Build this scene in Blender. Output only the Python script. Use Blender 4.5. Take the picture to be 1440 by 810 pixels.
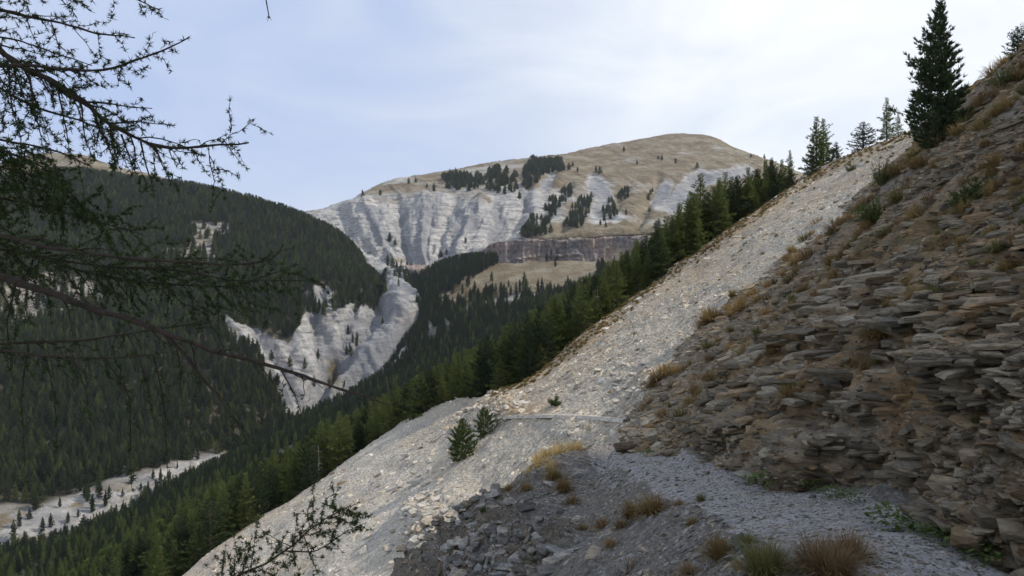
import bpy, math, random
import numpy as np
from mathutils import Vector, Euler

for o in list(bpy.data.objects):
    bpy.data.objects.remove(o, do_unlink=True)
SC = bpy.context.scene
COL = SC.collection
R = math.radians
rng = np.random.default_rng(7)
random.seed(7)

# ------------------------------------------------------------------ camera
F = 1040.0                       # focal length in pixels of the 1440 px wide photograph
cam = bpy.data.cameras.new('camera')
cam.sensor_width = 36.0
cam.lens = 36.0 * F / 1440.0
cam.clip_start = 0.05
cam.clip_end = 20000
cam_o = bpy.data.objects.new('camera', cam)
cam_o.location = (0, 0, 0)
cam_o.rotation_euler = (R(90), 0, 0)
COL.objects.link(cam_o)
SC.camera = cam_o
SC.render.resolution_x = 1024
SC.render.resolution_y = 576

# ------------------------------------------------------------------ light
SUN_EL, SUN_AZ = R(44), R(84)    # azimuth clockwise from the view direction (+Y)
world = bpy.data.worlds.new('World')
SC.world = world
world.use_nodes = True


def NT(nt):
    nt.nodes.clear()

    def n(t, **kw):
        nd = nt.nodes.new(t)
        ins = kw.pop('ins', {})
        for k, v in kw.items():
            setattr(nd, k, v)
        for k, v in ins.items():
            s = nd.inputs[k]
            if isinstance(v, bpy.types.NodeSocket):
                nt.links.new(v, s)
            else:
                s.default_value = v
        return nd
    return n


def math_n(n, op, a, b=0.0, clamp=False):
    return n('ShaderNodeMath', operation=op, use_clamp=clamp, ins={0: a, 1: b}).outputs[0]


def ramp(n, fac, stops, interp='LINEAR'):
    r = n('ShaderNodeValToRGB', ins={0: fac})
    r.color_ramp.interpolation = interp
    while len(r.color_ramp.elements) < len(stops):
        r.color_ramp.elements.new(0.5)
    for e, (p, c) in zip(r.color_ramp.elements, stops):
        e.position = p
        e.color = (c, c, c, 1) if isinstance(c, (int, float)) else (*c, 1)
    return r.outputs[0]


def mix(n, fac, a, b, blend='MIX'):
    m = n('ShaderNodeMix', data_type='RGBA', blend_type=blend)
    for i, v in ((0, fac), (6, a), (7, b)):
        s = m.inputs[i]
        if isinstance(v, bpy.types.NodeSocket):
            m.id_data.links.new(v, s)
        else:
            s.default_value = v if i == 0 else ((*v, 1) if len(v) == 3 else v)
    return m.outputs[2]


def build_world():
    n = NT(world.node_tree)
    tc = n('ShaderNodeTexCoord')
    sky = n('ShaderNodeTexSky', sky_type='NISHITA')
    sky.sun_disc = False
    sky.sun_elevation = SUN_EL
    sky.sun_rotation = SUN_AZ
    nrm = n('ShaderNodeVectorMath', operation='NORMALIZE', ins={0: tc.outputs['Generated']}).outputs[0]
    g = Vector((math.sin(R(33)) * math.cos(R(22)), math.cos(R(33)) * math.cos(R(22)), math.sin(R(22))))
    dot = n('ShaderNodeVectorMath', operation='DOT_PRODUCT', ins={0: nrm, 1: tuple(g)}).outputs['Value']
    mp = n('ShaderNodeMapping', ins={0: nrm})
    mp.inputs['Scale'].default_value = (1.0, 1.0, 2.6)
    nz = n('ShaderNodeTexNoise', ins={'Vector': mp.outputs[0], 'Scale': 2.6, 'Detail': 7.0, 'Roughness': 0.52, 'Distortion': 0.6}).outputs[0]
    a = ramp(n, dot, [(0.0, 0.50), (0.22, 0.32), (0.48, 0.10), (0.70, 0.14), (0.86, 0.36), (0.955, 0.80), (1.0, 0.95)])
    b = math_n(n, 'MULTIPLY', math_n(n, 'SUBTRACT', nz, 0.5), 1.25)
    f = math_n(n, 'ADD', a, b, True)
    cloud = ramp(n, f, [(0.0, (0.47, 0.58, 0.84)), (0.3, (0.60, 0.68, 0.86)), (0.62, (0.80, 0.86, 0.95)), (1.0, (1.06, 1.08, 1.10))])
    skc = mix(n, 1.0, sky.outputs[0], (0.10, 0.10, 0.10), 'MULTIPLY')
    out = mix(n, 0.9, skc, cloud)
    bg = n('ShaderNodeBackground', ins={'Color': out, 'Strength': 1.0})
    n('ShaderNodeOutputWorld', ins={'Surface': bg.outputs[0]})


build_world()
sl = bpy.data.lights.new('sun', 'SUN')
sl.energy = 3.6
sl.angle = R(3.0)
sl.color = (1.0, 0.90, 0.76)
so = bpy.data.objects.new('sun', sl)
dsun = Vector((math.sin(SUN_AZ) * math.cos(SUN_EL), math.cos(SUN_AZ) * math.cos(SUN_EL), math.sin(SUN_EL)))
so.rotation_euler = dsun.to_track_quat('Z', 'Y').to_euler()
so.location = dsun * 300
COL.objects.link(so)
SC.view_settings.view_transform = 'Standard'
SC.view_settings.look = 'None'
SC.view_settings.exposure = 0.12
SC.view_settings.gamma = 1.0


# ------------------------------------------------------------------ numeric helpers
def P(px, py, d):
    return np.array((d * (px - 720) / F, d, d * (405 - py) / F))


def proj(p):
    p = np.asarray(p)
    y = np.maximum(p[..., 1], 0.01)
    return 720 + F * p[..., 0] / y, 405 - F * p[..., 2] / y


def _h(ix, iy, iz, s):
    h = (ix.astype(np.int64) * 374761393 + iy.astype(np.int64) * 668265263 + iz.astype(np.int64) * 2147483647 + s * 974711) & 0xffffffff
    h = ((h ^ (h >> 13)) * 1274126177) & 0xffffffff
    h = ((h ^ (h >> 16)) * 2246822519) & 0xffffffff
    return ((h ^ (h >> 15)) & 0xffffff) / float(0xffffff)


def vn(p, s=0):
    x, y, z = p[..., 0], p[..., 1], p[..., 2]
    ix, iy, iz = np.floor(x), np.floor(y), np.floor(z)
    fx, fy, fz = x - ix, y - iy, z - iz
    fx, fy, fz = (f * f * f * (f * (f * 6 - 15) + 10) for f in (fx, fy, fz))
    r = 0
    for a in (0, 1):
        for b in (0, 1):
            for c in (0, 1):
                r = r + _h(ix + a, iy + b, iz + c, s) * (fx if a else 1 - fx) * (fy if b else 1 - fy) * (fz if c else 1 - fz)
    return r * 2 - 1


def fbm(p, scale, octv=4, s=0, gain=0.5, ridged=False):
    q = np.asarray(p, float) / np.asarray(scale, float)
    r, a, t = 0, 1.0, 0
    for k in range(octv):
        v = vn(q + 17.3 * k, s + k)
        if ridged:
            v = 1 - 2 * np.abs(v)
        r = r + a * v
        t += a
        a *= gain
        q = q * 2.03
    return r / t


def worley(u, v, s=0):
    iu, iv = np.floor(u), np.floor(v)
    f1 = np.full(u.shape, 9.0)
    f2 = np.full(u.shape, 9.0)
    idn = np.zeros(u.shape)
    for a in (-1, 0, 1):
        for b in (-1, 0, 1):
            cx, cy = iu + a, iv + b
            z = np.zeros_like(cx)
            dx = cx + _h(cx, cy, z, s) - u
            dy = cy + _h(cx, cy, z, s + 1) - v
            d = np.sqrt(dx * dx + dy * dy)
            nid = _h(cx, cy, z, s + 2)
            m = d < f1
            f2 = np.where(m, f1, np.minimum(f2, d))
            idn = np.where(m, nid, idn)
            f1 = np.where(m, d, f1)
    return f1, f2, idn


def sst(a, b, x):
    t = np.clip((x - a) / (b - a), 0, 1)
    return t * t * (3 - 2 * t)


def hermite(t, pts, tq):
    """smooth curve through pts (n,...) at params t (n,), sampled at tq"""
    t = np.asarray(t, float)
    n = len(t)
    m = np.zeros_like(pts)
    if n == 2:
        m[:] = (pts[1] - pts[0]) / (t[1] - t[0])
    else:
        d = (pts[1:] - pts[:-1]) / (t[1:] - t[:-1]).reshape((-1,) + (1,) * (pts.ndim - 1))
        m[0], m[-1] = d[0], d[-1]
        m[1:-1] = np.where(d[1:] * d[:-1] > 0, 2 * d[1:] * d[:-1] / (d[1:] + d[:-1] + 1e-12 * np.sign(d[1:] + d[:-1] + 1e-30)), 0) * 0.6 + 0.4 * 0.5 * (d[1:] + d[:-1])
    k = np.clip(np.searchsorted(t, tq, side='right') - 1, 0, n - 2)
    h = (t[k + 1] - t[k])
    s = (tq - t[k]) / h
    sh = (-1,) + (1,) * (pts.ndim - 1)
    s, h = s.reshape(sh), h.reshape(sh)
    return ((2 * s ** 3 - 3 * s ** 2 + 1) * pts[k] + (s ** 3 - 2 * s ** 2 + s) * h * m[k]
            + (-2 * s ** 3 + 3 * s ** 2) * pts[k + 1] + (s ** 3 - s ** 2) * h * m[k + 1])


def pt(c):
    return np.array(c[1:], float) if c[0] == 'w' else P(*c)


def grid_from(curves, nu, nv, vpar=None):
    uq = np.linspace(0, 1, nu)
    rows = []
    for c in curves:
        w = np.array([pt(q) for q in c])
        # chord length measured relative to distance, so far and near parts share the samples fairly
        dist = np.linalg.norm(w, axis=1)
        seg = np.linalg.norm(w[1:] - w[:-1], axis=1) / (0.5 * (dist[1:] + dist[:-1]) + 0.5)
        t = np.concatenate(([0], np.cumsum(seg)))
        rows.append(hermite(t / t[-1], w, uq))
    rows = np.array(rows)
    if vpar is None:
        seg = np.median(np.linalg.norm(rows[1:] - rows[:-1], axis=2) / (np.linalg.norm(rows[1:], axis=2) + 0.5), axis=1)
        vpar = np.concatenate(([0], np.cumsum(seg)))
        vpar /= vpar[-1]
    return hermite(np.array(vpar), rows, np.linspace(0, 1, nv))


def normals(G):
    du = np.gradient(G, axis=1)
    dv = np.gradient(G, axis=0)
    n = np.cross(du, dv)
    n /= np.linalg.norm(n, axis=2, keepdims=True) + 1e-12
    n *= np.where(n[..., 2:3] < 0, -1, 1)
    return n


def inpoly(px, py, poly):
    r = np.zeros(np.shape(px), bool)
    n = len(poly)
    for i in range(n):
        x1, y1 = poly[i]
        x2, y2 = poly[(i + 1) % n]
        c = ((y1 > py) != (y2 > py)) & (px < (x2 - x1) * (py - y1) / (y2 - y1 + 1e-9) + x1)
        r ^= c
    return r


def dist_line(px, py, line):
    d = np.full(np.shape(px), 1e9)
    for (x1, y1), (x2, y2) in zip(line[:-1], line[1:]):
        L = (x2 - x1) ** 2 + (y2 - y1) ** 2
        t = np.clip(((px - x1) * (x2 - x1) + (py - y1) * (y2 - y1)) / L, 0, 1)
        d = np.minimum(d, np.hypot(px - x1 - t * (x2 - x1), py - y1 - t * (y2 - y1)))
    return d


# ------------------------------------------------------------------ object helpers
def tag(o, label=None, cat=None, group=None, kind=None):
    if label: o['label'] = label
    if cat: o['category'] = cat
    if group: o['group'] = group
    if kind: o['kind'] = kind
    return o


def mesh_np(name, V, Fc, mat=None, smooth=False):
    V = np.asarray(V, np.float32).reshape(-1, 3)
    me = bpy.data.meshes.new(name)
    if isinstance(Fc, np.ndarray):
        k = Fc.shape[1]
        me.vertices.add(len(V))
        me.vertices.foreach_set('co', V.ravel())
        me.loops.add(Fc.size)
        me.loops.foreach_set('vertex_index', Fc.astype(np.int32).ravel())
        me.polygons.add(len(Fc))
        me.polygons.foreach_set('loop_start', np.arange(0, Fc.size, k, dtype=np.int32))
        me.update(calc_edges=True)
    else:
        me.from_pydata(V.tolist(), [], Fc)
        me.update()
    me.polygons.foreach_set('use_smooth', np.full(len(me.polygons), smooth))
    for m in (mat if isinstance(mat, (list, tuple)) else [mat]):
        if m: me.materials.append(m)
    return me


def link(name, me, parent=None, loc=None):
    o = bpy.data.objects.new(name, me)
    COL.objects.link(o)
    if parent is not None: o.parent = parent
    if loc is not None: o.location = loc
    return o


def empty(name, loc):
    o = bpy.data.objects.new(name, None)
    o.empty_display_size = 0.2
    COL.objects.link(o)
    o.location = tuple(float(a) for a in loc)
    return o


def grid_mesh(name, G, mat, cols=None, keep=None, smooth=True):
    nv, nu = G.shape[:2]
    idx = np.arange(nv * nu).reshape(nv, nu)
    Q = np.stack((idx[:-1, :-1], idx[:-1, 1:], idx[1:, 1:], idx[1:, :-1]), -1).reshape(-1, 4)
    if keep is not None:
        Q = Q[keep[:-1, :-1].ravel()]
    # orientation: make faces look up
    a, b, c = (G.reshape(-1, 3)[Q[:, i]] for i in (0, 1, 2))
    if np.mean(np.cross(b - a, c - a)[:, 2]) < 0:
        Q = Q[:, ::-1]
    used, inv = np.unique(Q, return_inverse=True)
    me = mesh_np(name, G.reshape(-1, 3)[used], inv.reshape(-1, 4), mat, smooth)
    if cols is not None:
        at = me.color_attributes.new('mask', 'FLOAT_COLOR', 'POINT')
        cc = np.ones((len(used), 4), np.float32)
        cc[:, :cols.shape[-1]] = cols.reshape(-1, cols.shape[-1])[used]
        at.data.foreach_set('color', cc.ravel())
    return me


def sample_grid(G, N, n, dens=None, seed=1):
    r = np.random.default_rng(seed)
    a = np.linalg.norm(np.cross(G[:-1, 1:] - G[:-1, :-1], G[1:, :-1] - G[:-1, :-1]), axis=2)
    if dens is not None: a = a * dens[:-1, :-1]
    p = a.ravel() / a.sum()
    k = r.choice(p.size, n, p=p)
    i, j = np.divmod(k, a.shape[1])
    s, t = r.random((2, n, 1))
    pos = G[i, j] * (1 - s) * (1 - t) + G[i + 1, j] * s * (1 - t) + G[i, j + 1] * (1 - s) * t + G[i + 1, j + 1] * s * t
    return pos, N[i, j], i, j


def pick(G, N, px, py, tol=12):
    x, y = proj(G)
    ok = (np.hypot(x - px, y - py) < tol) & (G[..., 1] > 0.5)
    if not ok.any():
        dd = np.hypot(x - px, y - py) + np.where(G[..., 1] > .5, 0, 1e9)
        k = np.unravel_index(np.argmin(dd), dd.shape)
    else:
        dmin = G[..., 1][ok].min()
        dd = np.hypot(x - px, y - py) + np.where(ok & (G[..., 1] < dmin * 1.25), 0, 1e9)
        k = np.unravel_index(np.argmin(dd), dd.shape)
    return G[k], N[k]


# ------------------------------------------------------------------ materials
def new_mat(name):
    m = bpy.data.materials.new(name)
    m.use_nodes = True
    return m, NT(m.node_tree)


def finish(m, n, col, rough=0.9, height=None, dist=0.05, strength=0.8, spec=0.2, trans=None):
    pr = n('ShaderNodeBsdfPrincipled', ins={'Base Color': col, 'Roughness': rough, 'Specular IOR Level': spec})
    if height is not None:
        b = n('ShaderNodeBump', ins={'Height': height, 'Distance': dist, 'Strength': strength})
        m.node_tree.links.new(b.outputs[0], pr.inputs['Normal'])
    sh = pr.outputs[0]
    if trans:
        t = n('ShaderNodeBsdfTranslucent', ins={'Color': col})
        sh = n('ShaderNodeMixShader', ins={0: trans, 1: sh, 2: t.outputs[0]}).outputs[0]
    n('ShaderNodeOutputMaterial', ins={'Surface': sh})
    return m


def noise(n, scale, detail=5, rough=0.6, sc=None, off=0, dist=0.0):
    pos = n('ShaderNodeNewGeometry').outputs['Position']
    mp = n('ShaderNodeMapping', ins={0: pos})
    mp.inputs['Scale'].default_value = sc or (1, 1, 1)
    mp.inputs['Location'].default_value = (off, off * .7, off * 1.3)
    return n('ShaderNodeTexNoise', ins={'Vector': mp.outputs[0], 'Scale': scale, 'Detail': detail, 'Roughness': rough, 'Distortion': dist}).outputs[0]


def voro(n, scale, sc=None, feature='F1', out='Distance'):
    pos = n('ShaderNodeNewGeometry').outputs['Position']
    mp = n('ShaderNodeMapping', ins={0: pos})
    mp.inputs['Scale'].default_value = sc or (1, 1, 1)
    v = n('ShaderNodeTexVoronoi', feature=feature, ins={'Vector': mp.outputs[0], 'Scale': scale})
    return v.outputs[out]


def maskrgb(n):
    a = n('ShaderNodeAttribute', attribute_name='mask')
    s = n('ShaderNodeSeparateColor', ins={0: a.outputs['Color']})
    return s.outputs


def mat_scree():
    m, n = new_mat('scree')
    mk = maskrgb(n)
    big = noise(n, 0.14, 4, 0.6)
    vc = n('ShaderNodeSeparateColor', ins={0: voro(n, 6.5, None, 'F1', 'Color')}).outputs[0]
    fine = noise(n, 3.0, 6, 0.75)
    c = ramp(n, fine, [(0.30, (0.15, 0.145, 0.135)), (0.48, (0.33, 0.325, 0.31)), (0.7, (0.50, 0.49, 0.46))])
    c2 = ramp(n, vc, [(0.0, (0.22, 0.215, 0.21)), (0.5, (0.40, 0.39, 0.365)), (0.93, (0.46, 0.45, 0.43)), (1.0, (0.7, 0.69, 0.66))])
    c = mix(n, 0.45, c, c2)
    blue = mix(n, ramp(n, big, [(0.40, 0.0), (0.62, 0.65)]), c, mix(n, 1.0, c, (0.72, 0.76, 0.82), 'MULTIPLY'))
    c = mix(n, mk[0], blue, mix(n, 1.0, blue, (0.92, 0.72, 0.50), 'MULTIPLY'))      # ochre earth
    c = mix(n, mk[1], c, mix(n, 0.5, c, (0.30, 0.29, 0.27)))                        # darker, coarser part
    c = mix(n, mk[2], c, mix(n, 1.0, c, (1.28, 1.28, 1.30), 'MULTIPLY'))            # fresh pale marl
    c = mix(n, 1.0, c, (1.14, 1.06, 0.92), 'MULTIPLY')
    h = math_n(n, 'ADD', math_n(n, 'MULTIPLY', noise(n, 2.6, 8, 0.75), 1.0), math_n(n, 'MULTIPLY', voro(n, 5.0), 0.6))
    return finish(m, n, c, 0.95, h, 0.16, 1.0)


def mat_wall(name='wall_rock', dark=1.0):
    m, n = new_mat(name)
    mk = maskrgb(n)
    st = noise(n, 1.0, 8, 0.72, (0.9, 0.9, 9.0), 3.0, 0.4)
    big = noise(n, 0.55, 5, 0.6, (1, 1, 2.2), 9.0)
    fine = noise(n, 7.0, 8, 0.75, (1, 1, 2.5))
    c = ramp(n, big, [(0.32, (0.16, 0.15, 0.135)), (0.46, (0.20, 0.17, 0.12)), (0.56, (0.24, 0.17, 0.10)), (0.68, (0.13, 0.105, 0.075))])
    c = mix(n, 1.0, c, ramp(n, st, [(0.32, 0.34), (0.5, 0.95), (0.66, 1.45)]), 'MULTIPLY')
    c = mix(n, 1.0, c, ramp(n, fine, [(0.3, 0.5), (0.5, 1.0), (0.72, 1.5)]), 'MULTIPLY')
    c = mix(n, mk[0], c, mix(n, 0.65, c, (0.20, 0.205, 0.21)))                      # grey blue shale debris
    c = mix(n, mk[1], c, mix(n, 0.6, c, (0.24, 0.185, 0.11)))                       # ochre faces
    c = mix(n, math_n(n, 'MULTIPLY', mk[2], ramp(n, noise(n, 2.2, 5, .7), [(0.42, 0.0), (0.58, 0.8)])), c, (0.10, 0.085, 0.035))    # turf
    c = mix(n, 1.0, c, (1.10, 1.03, .93), 'MULTIPLY')
    h = math_n(n, 'ADD', math_n(n, 'MULTIPLY', noise(n, 2.0, 9, 0.7, (1, 1, 7.0), 4.0, 0.3), 1.0), math_n(n, 'MULTIPLY', noise(n, 14, 6, .7), 0.25))
    return finish(m, n, c, 0.9, h, 0.14, 1.0)


def mat_near(name, path=False):
    m, n = new_mat(name)
    mk = maskrgb(n)
    big = noise(n, 0.9, 5, 0.65)
    vc = n('ShaderNodeSeparateColor', ins={0: voro(n, 20.0, (1, 1, 1.5), 'F1', 'Color')}).outputs[0]
    fine = noise(n, 9.0, 8, 0.8)
    c = ramp(n, fine, [(0.32, (0.05, 0.05, 0.05)), (0.5, (0.15, 0.15, 0.15)), (0.68, (0.30, 0.30, 0.30))])
    c2 = ramp(n, vc, [(0.0, (0.08, 0.08, 0.08)), (0.6, (0.20, 0.20, 0.20)), (1.0, (0.36, 0.36, 0.35))])
    c = mix(n, 0.5, c, c2)
    c = mix(n, ramp(n, big, [(0.45, 0.0), (0.62, 0.55)]), c, mix(n, 1.0, c, (0.85, 0.72, 0.55), 'MULTIPLY'))
    c = mix(n, mk[0], c, mix(n, 0.6, c, (0.22, 0.22, 0.23)))
    c = mix(n, mk[1], c, mix(n, 0.6, c, (0.16, 0.13, 0.09)))
    c = mix(n, 1.0, c, (1.45, 1.41, 1.36) if path else (0.98, 0.92, 0.82), 'MULTIPLY')
    h = math_n(n, 'ADD', noise(n, 6.0, 9, 0.75), math_n(n, 'MULTIPLY', voro(n, 16.0), 0.5))
    return finish(m, n, c, 0.92, h, 0.03 if path else 0.08, 1.0)


def mat_mount(name):
    """far slopes: R = grass, G = blue grey marl and darkened gullies, B = forest floor / dark; base is pale marl"""
    m, n = new_mat(name)
    mk = maskrgb(n)
    st = noise(n, 0.05, 8, 0.7, (1, 1, 7.0), 2.0, 0.3)
    fine = noise(n, 0.16, 8, 0.75)
    fine2 = noise(n, 0.6, 6, 0.75)
    c = ramp(n, st, [(0.38, (0.19, 0.19, 0.19)), (0.47, (0.36, 0.355, 0.345)), (0.60, (0.50, 0.49, 0.465))])
    c = mix(n, 1.0, c, ramp(n, fine, [(0.3, 0.72), (0.5, 1.0), (0.7, 1.18)]), 'MULTIPLY')
    g = mk[1]
    c = mix(n, g, c, mix(n, 0.8, c, (0.21, 0.22, 0.24)))
    gr = ramp(n, noise(n, 0.035, 8, 0.72, (1, 1, 2)), [(0.34, (0.135, 0.105, 0.065)), (0.48, (0.19, 0.155, 0.102)), (0.62, (0.27, 0.245, 0.185))])
    gr = mix(n, 1.0, gr, ramp(n, fine2, [(0.3, 0.6), (0.5, 1.0), (0.72, 1.35)]), 'MULTIPLY')
    gm = math_n(n, 'ADD', mk[0], math_n(n, 'MULTIPLY', math_n(n, 'SUBTRACT', fine, 0.5), math_n(n, 'MULTIPLY', 2.2, math_n(n, 'MULTIPLY', mk[0], math_n(n, 'SUBTRACT', 1.0, mk[0])))), True)
    gm = ramp(n, math_n(n, 'ADD', mk[0], math_n(n, 'MULTIPLY', math_n(n, 'SUBTRACT', fine, 0.5), 0.9)), [(0.3, 0.0), (0.62, 1.0)])
    c = mix(n, gm, c, gr)
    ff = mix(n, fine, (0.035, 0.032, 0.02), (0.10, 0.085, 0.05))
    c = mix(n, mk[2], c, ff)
    h = math_n(n, 'ADD', noise(n, 0.08, 9, 0.72, (1, 1, 3.0)), math_n(n, 'MULTIPLY', noise(n, 0.5, 6, 0.7), 0.3))
    return finish(m, n, c, 0.95, h, 5.0, 0.9)


def mat_stone(name, lo, hi, tint=(1, 1, 1), scale=8.0):
    m, n = new_mat(name)
    r = n('ShaderNodeObjectInfo').outputs['Random']
    c = mix(n, r, lo, hi)
    st = noise(n, scale, 8, 0.75, (1, 1, 4.0))
    c = mix(n, 1.0, c, ramp(n, st, [(0.34, 0.35), (0.5, 1.0), (0.66, 1.5)]), 'MULTIPLY')
    bl = noise(n, scale * .25, 4, 0.6)
    c = mix(n, ramp(n, bl, [(0.45, 0.0), (0.62, 0.6)]), c, mix(n, 1.0, c, (1.0, 0.86, 0.68), 'MULTIPLY'))
    t = ramp(n, math_n(n, 'FRACT', math_n(n, 'MULTIPLY', r, 17.3)), [(0.0, (1, 1, 1)), (0.55, (1, 0.99, 0.97)), (0.8, tint), (1.0, (0.86, 0.93, 1.0))])
    c = mix(n, 1.0, c, t, 'MULTIPLY')
    return finish(m, n, c, 0.85, noise(n, scale * 1.3, 8, .75, (1, 1, 5.0)), 0.05, 1.0)


def mat_leaf(name, lo, hi, trans=0.25, rough=0.7, scale=0.5):
    m, n = new_mat(name)
    r = n('ShaderNodeObjectInfo').outputs['Random']
    nz = noise(n, scale, 3, 0.6)
    f = math_n(n, 'ADD', math_n(n, 'MULTIPLY', r, 0.65), math_n(n, 'MULTIPLY', nz, 0.35))
    c = mix(n, f, lo, hi)
    return finish(m, n, c, rough, None, trans=trans, spec=0.15)


def mat_plain(name, a, b, scale=5.0, rough=0.9, bump=0.01, sc=None):
    m, n = new_mat(name)
    nz = noise(n, scale, 6, 0.7, sc)
    c = mix(n, ramp(n, nz, [(0.3, 0.0), (0.7, 1.0)]), a, b)
    return finish(m, n, c, rough, nz, bump, 0.8)


M_SCREE = mat_scree()
M_WALL = mat_wall()
M_NEAR = mat_near('shale_ground')
M_PATH = mat_near('path_gravel', True)
M_MOUNT = mat_mount('mountain_ground')
M_STONE_PALE = mat_stone('pale_stone', (0.22, 0.205, 0.18), (0.70, 0.66, 0.58), (1.0, 0.88, 0.72))
M_STONE_OUT = mat_stone('outcrop_stone', (0.30, 0.29, 0.27), (0.46, 0.44, 0.40), (1.0, 0.92, 0.82), 3.0)
M_STONE_WALL = mat_stone('wall_stone', (0.085, 0.073, 0.052), (0.33, 0.29, 0.22), (1.0, 0.80, 0.60), 9.0)
M_STONE_GREY = mat_stone('grey_stone', (0.10, 0.10, 0.095), (0.42, 0.41, 0.39), (1.0, 0.85, 0.68), 12.0)
def mat_cliff():
    m, n = new_mat('cliff_rock')
    a = noise(n, 0.030, 7, 0.65, (1, 1, 1.0), 5.0)
    c = ramp(n, a, [(0.35, (0.15, 0.14, 0.145)), (0.5, (0.24, 0.20, 0.185)), (0.62, (0.36, 0.29, 0.22)), (0.72, (0.22, 0.19, 0.17))])
    c = mix(n, 1.0, c, ramp(n, noise(n, 0.25, 8, 0.75, (1, .3, .35)), [(0.32, 0.45), (0.5, 1.0), (0.7, 1.4)]), 'MULTIPLY')
    return finish(m, n, c, 0.9, noise(n, 0.22, 9, 0.75, (1, .3, .6)), 2.5, 1.0)


M_CLIFF = mat_cliff()
M_LARCH = mat_leaf('larch_needles', (0.075, 0.110, 0.030), (0.165, 0.190, 0.055), 0.4)
M_PINE = mat_leaf('pine_needles', (0.024, 0.042, 0.020), (0.055, 0.080, 0.034), 0.2)
M_FPINE = mat_leaf('far_conifer_needles', (0.016, 0.031, 0.016), (0.105, 0.130, 0.055), 0.25, scale=0.03)
M_DEADTREE = mat_leaf('rust_needles', (0.10, 0.05, 0.03), (0.15, 0.075, 0.04), 0.2)
M_BARK = mat_plain('bark', (0.035, 0.028, 0.022), (0.10, 0.08, 0.065), 6.0, 0.9, 0.03, (1, 1, .4))
M_BARK_FG = mat_plain('twig_bark', (0.018, 0.013, 0.010), (0.06, 0.045, 0.035), 30.0, 0.85, 0.004)
M_FGN = mat_leaf('near_larch_needles', (0.035, 0.060, 0.020), (0.09, 0.12, 0.04), 0.4, scale=2.0)
M_DRY = mat_leaf('dry_grass', (0.16, 0.105, 0.042), (0.32, 0.235, 0.10), 0.3, scale=3.0)
M_DRYGOLD = mat_leaf('golden_grass', (0.42, 0.30, 0.12), (0.58, 0.45, 0.21), 0.3, scale=3.0)
M_RUST = mat_leaf('rusty_grass', (0.16, 0.105, 0.052), (0.28, 0.195, 0.10), 0.25, scale=3.0)
M_GREEN = mat_leaf('green_herb', (0.06, 0.10, 0.025), (0.12, 0.17, 0.05), 0.35, scale=3.0)
M_OLIVE = mat_leaf('olive_grass', (0.10, 0.095, 0.035), (0.18, 0.165, 0.06), 0.3, scale=3.0)
M_GREYWOOD = mat_plain('dead_wood', (0.18, 0.17, 0.16), (0.32, 0.30, 0.28), 4.0, 0.9, 0.01)

# ------------------------------------------------------------------ near ground, wall, scree
PN = np.array((-438., -50., 765.))
PC = -9019.0


def SP(px, py):
    """point of the scree plane seen at this pixel"""
    r = np.array(((px - 720) / F, 1.0, (405 - py) / F))
    return ('w', *(r * (PC / PN.dot(r))))


CREST = [(160, 905), (215, 858), (280, 800), (330, 756), (430, 690), (520, 630), (560, 604), (640, 567), (700, 549), (745, 533), (800, 492), (850, 455), (900, 412), (960, 370),
         (1010, 335), (1060, 300), (1120, 260), (1180, 224), (1240, 203), (1290, 184), (1340, 150), (1390, 110)]
s_mid = [SP(px + 80, py + 70) for px, py in CREST]
s_low = [SP(*q) for q in [(200, 1200), (420, 1080), (560, 980), (650, 880), (720, 790), (780, 720), (840, 670), (890, 635), (950, 560), (1060, 440), (1180, 330), (1290, 235), (1400, 160), (1450, 110)]]
s_cr = [SP(*q) for q in CREST]
s_bk = []
for i, q in enumerate(s_cr):
    w = np.array(q[1:]) + np.array((-1.8, 5.0, -1.6))
    s_bk.append(('w', *w))
s_bk2 = [('w', *(np.array(q[1:]) + np.array((-3.5, 14.0, -8.0)))) for q in s_cr]
SG = grid_from([s_low, s_mid, s_cr, s_bk, s_bk2], 500, 310)
SN = normals(SG)
sx, sy = proj(SG)
nlow = fbm(SG, 9.0, 4, 3) * 0.75
rill = fbm(SG @ np.array([[0.10, 0.9, 0], [-0.9, 0.12, 0], [0, 0, 0.1]]).T * 1.0, 1.6, 3, 9) * 0.14   # runs down the fall line
dd_s = nlow + rill + fbm(SG, 1.1, 4, 5, 0.6) * 0.13
# low rocky ribs poking through
for (bx, by, rr, hh) in [(700, 578, 34, 0.9), (910, 540, 42, 0.8), (595, 735, 34, 1.1), (640, 700, 26, .5), (800, 600, 30, .4)]:
    e = np.exp(-(((sx - bx) / rr) ** 2 + ((sy - by) / (rr * .6)) ** 2))
    dd_s = dd_s + e * hh * (0.6 + 0.8 * fbm(SG, 0.9, 4, 11, 0.6))
SG = SG + SN * dd_s[..., None]
SN = normals(SG)
sx, sy = proj(SG)
cdist = dist_line(sx, sy, CREST)
scol = np.zeros(SG.shape)
scol[..., 0] = np.clip(1.3 * sst(13, 3, cdist) * sst(680, 800, sx) + sst(60, 0, cdist) * sst(560, 760, sx) * (0.55 + 0.9 * fbm(SG, 5, 3, 21)) + 0.35 * sst(0.1, 0.6, fbm(SG, 7, 3, 22)) + .9 * np.exp(-(((sx - 735) / 35) ** 2 + ((sy - 575) / 18) ** 2)), 0, 1)
scol[..., 1] = np.clip(sst(0.0, 0.5, fbm(SG, 6, 4, 31)) * 0.8 + 0.7 * sst(1080, 1250, sx), 0, 1)
scol[..., 2] = np.clip(sst(640, 540, sx) * 0.7 + np.exp(-(((sx - 600) / 40) ** 2 + ((sy - 715) / 40) ** 2)), 0, 1)
scree = tag(link('scree_slope', grid_mesh('scree_slope', SG, M_SCREE, scol)), kind='structure')
scree['label'] = 'pale scree slope falling to the lower left'

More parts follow.
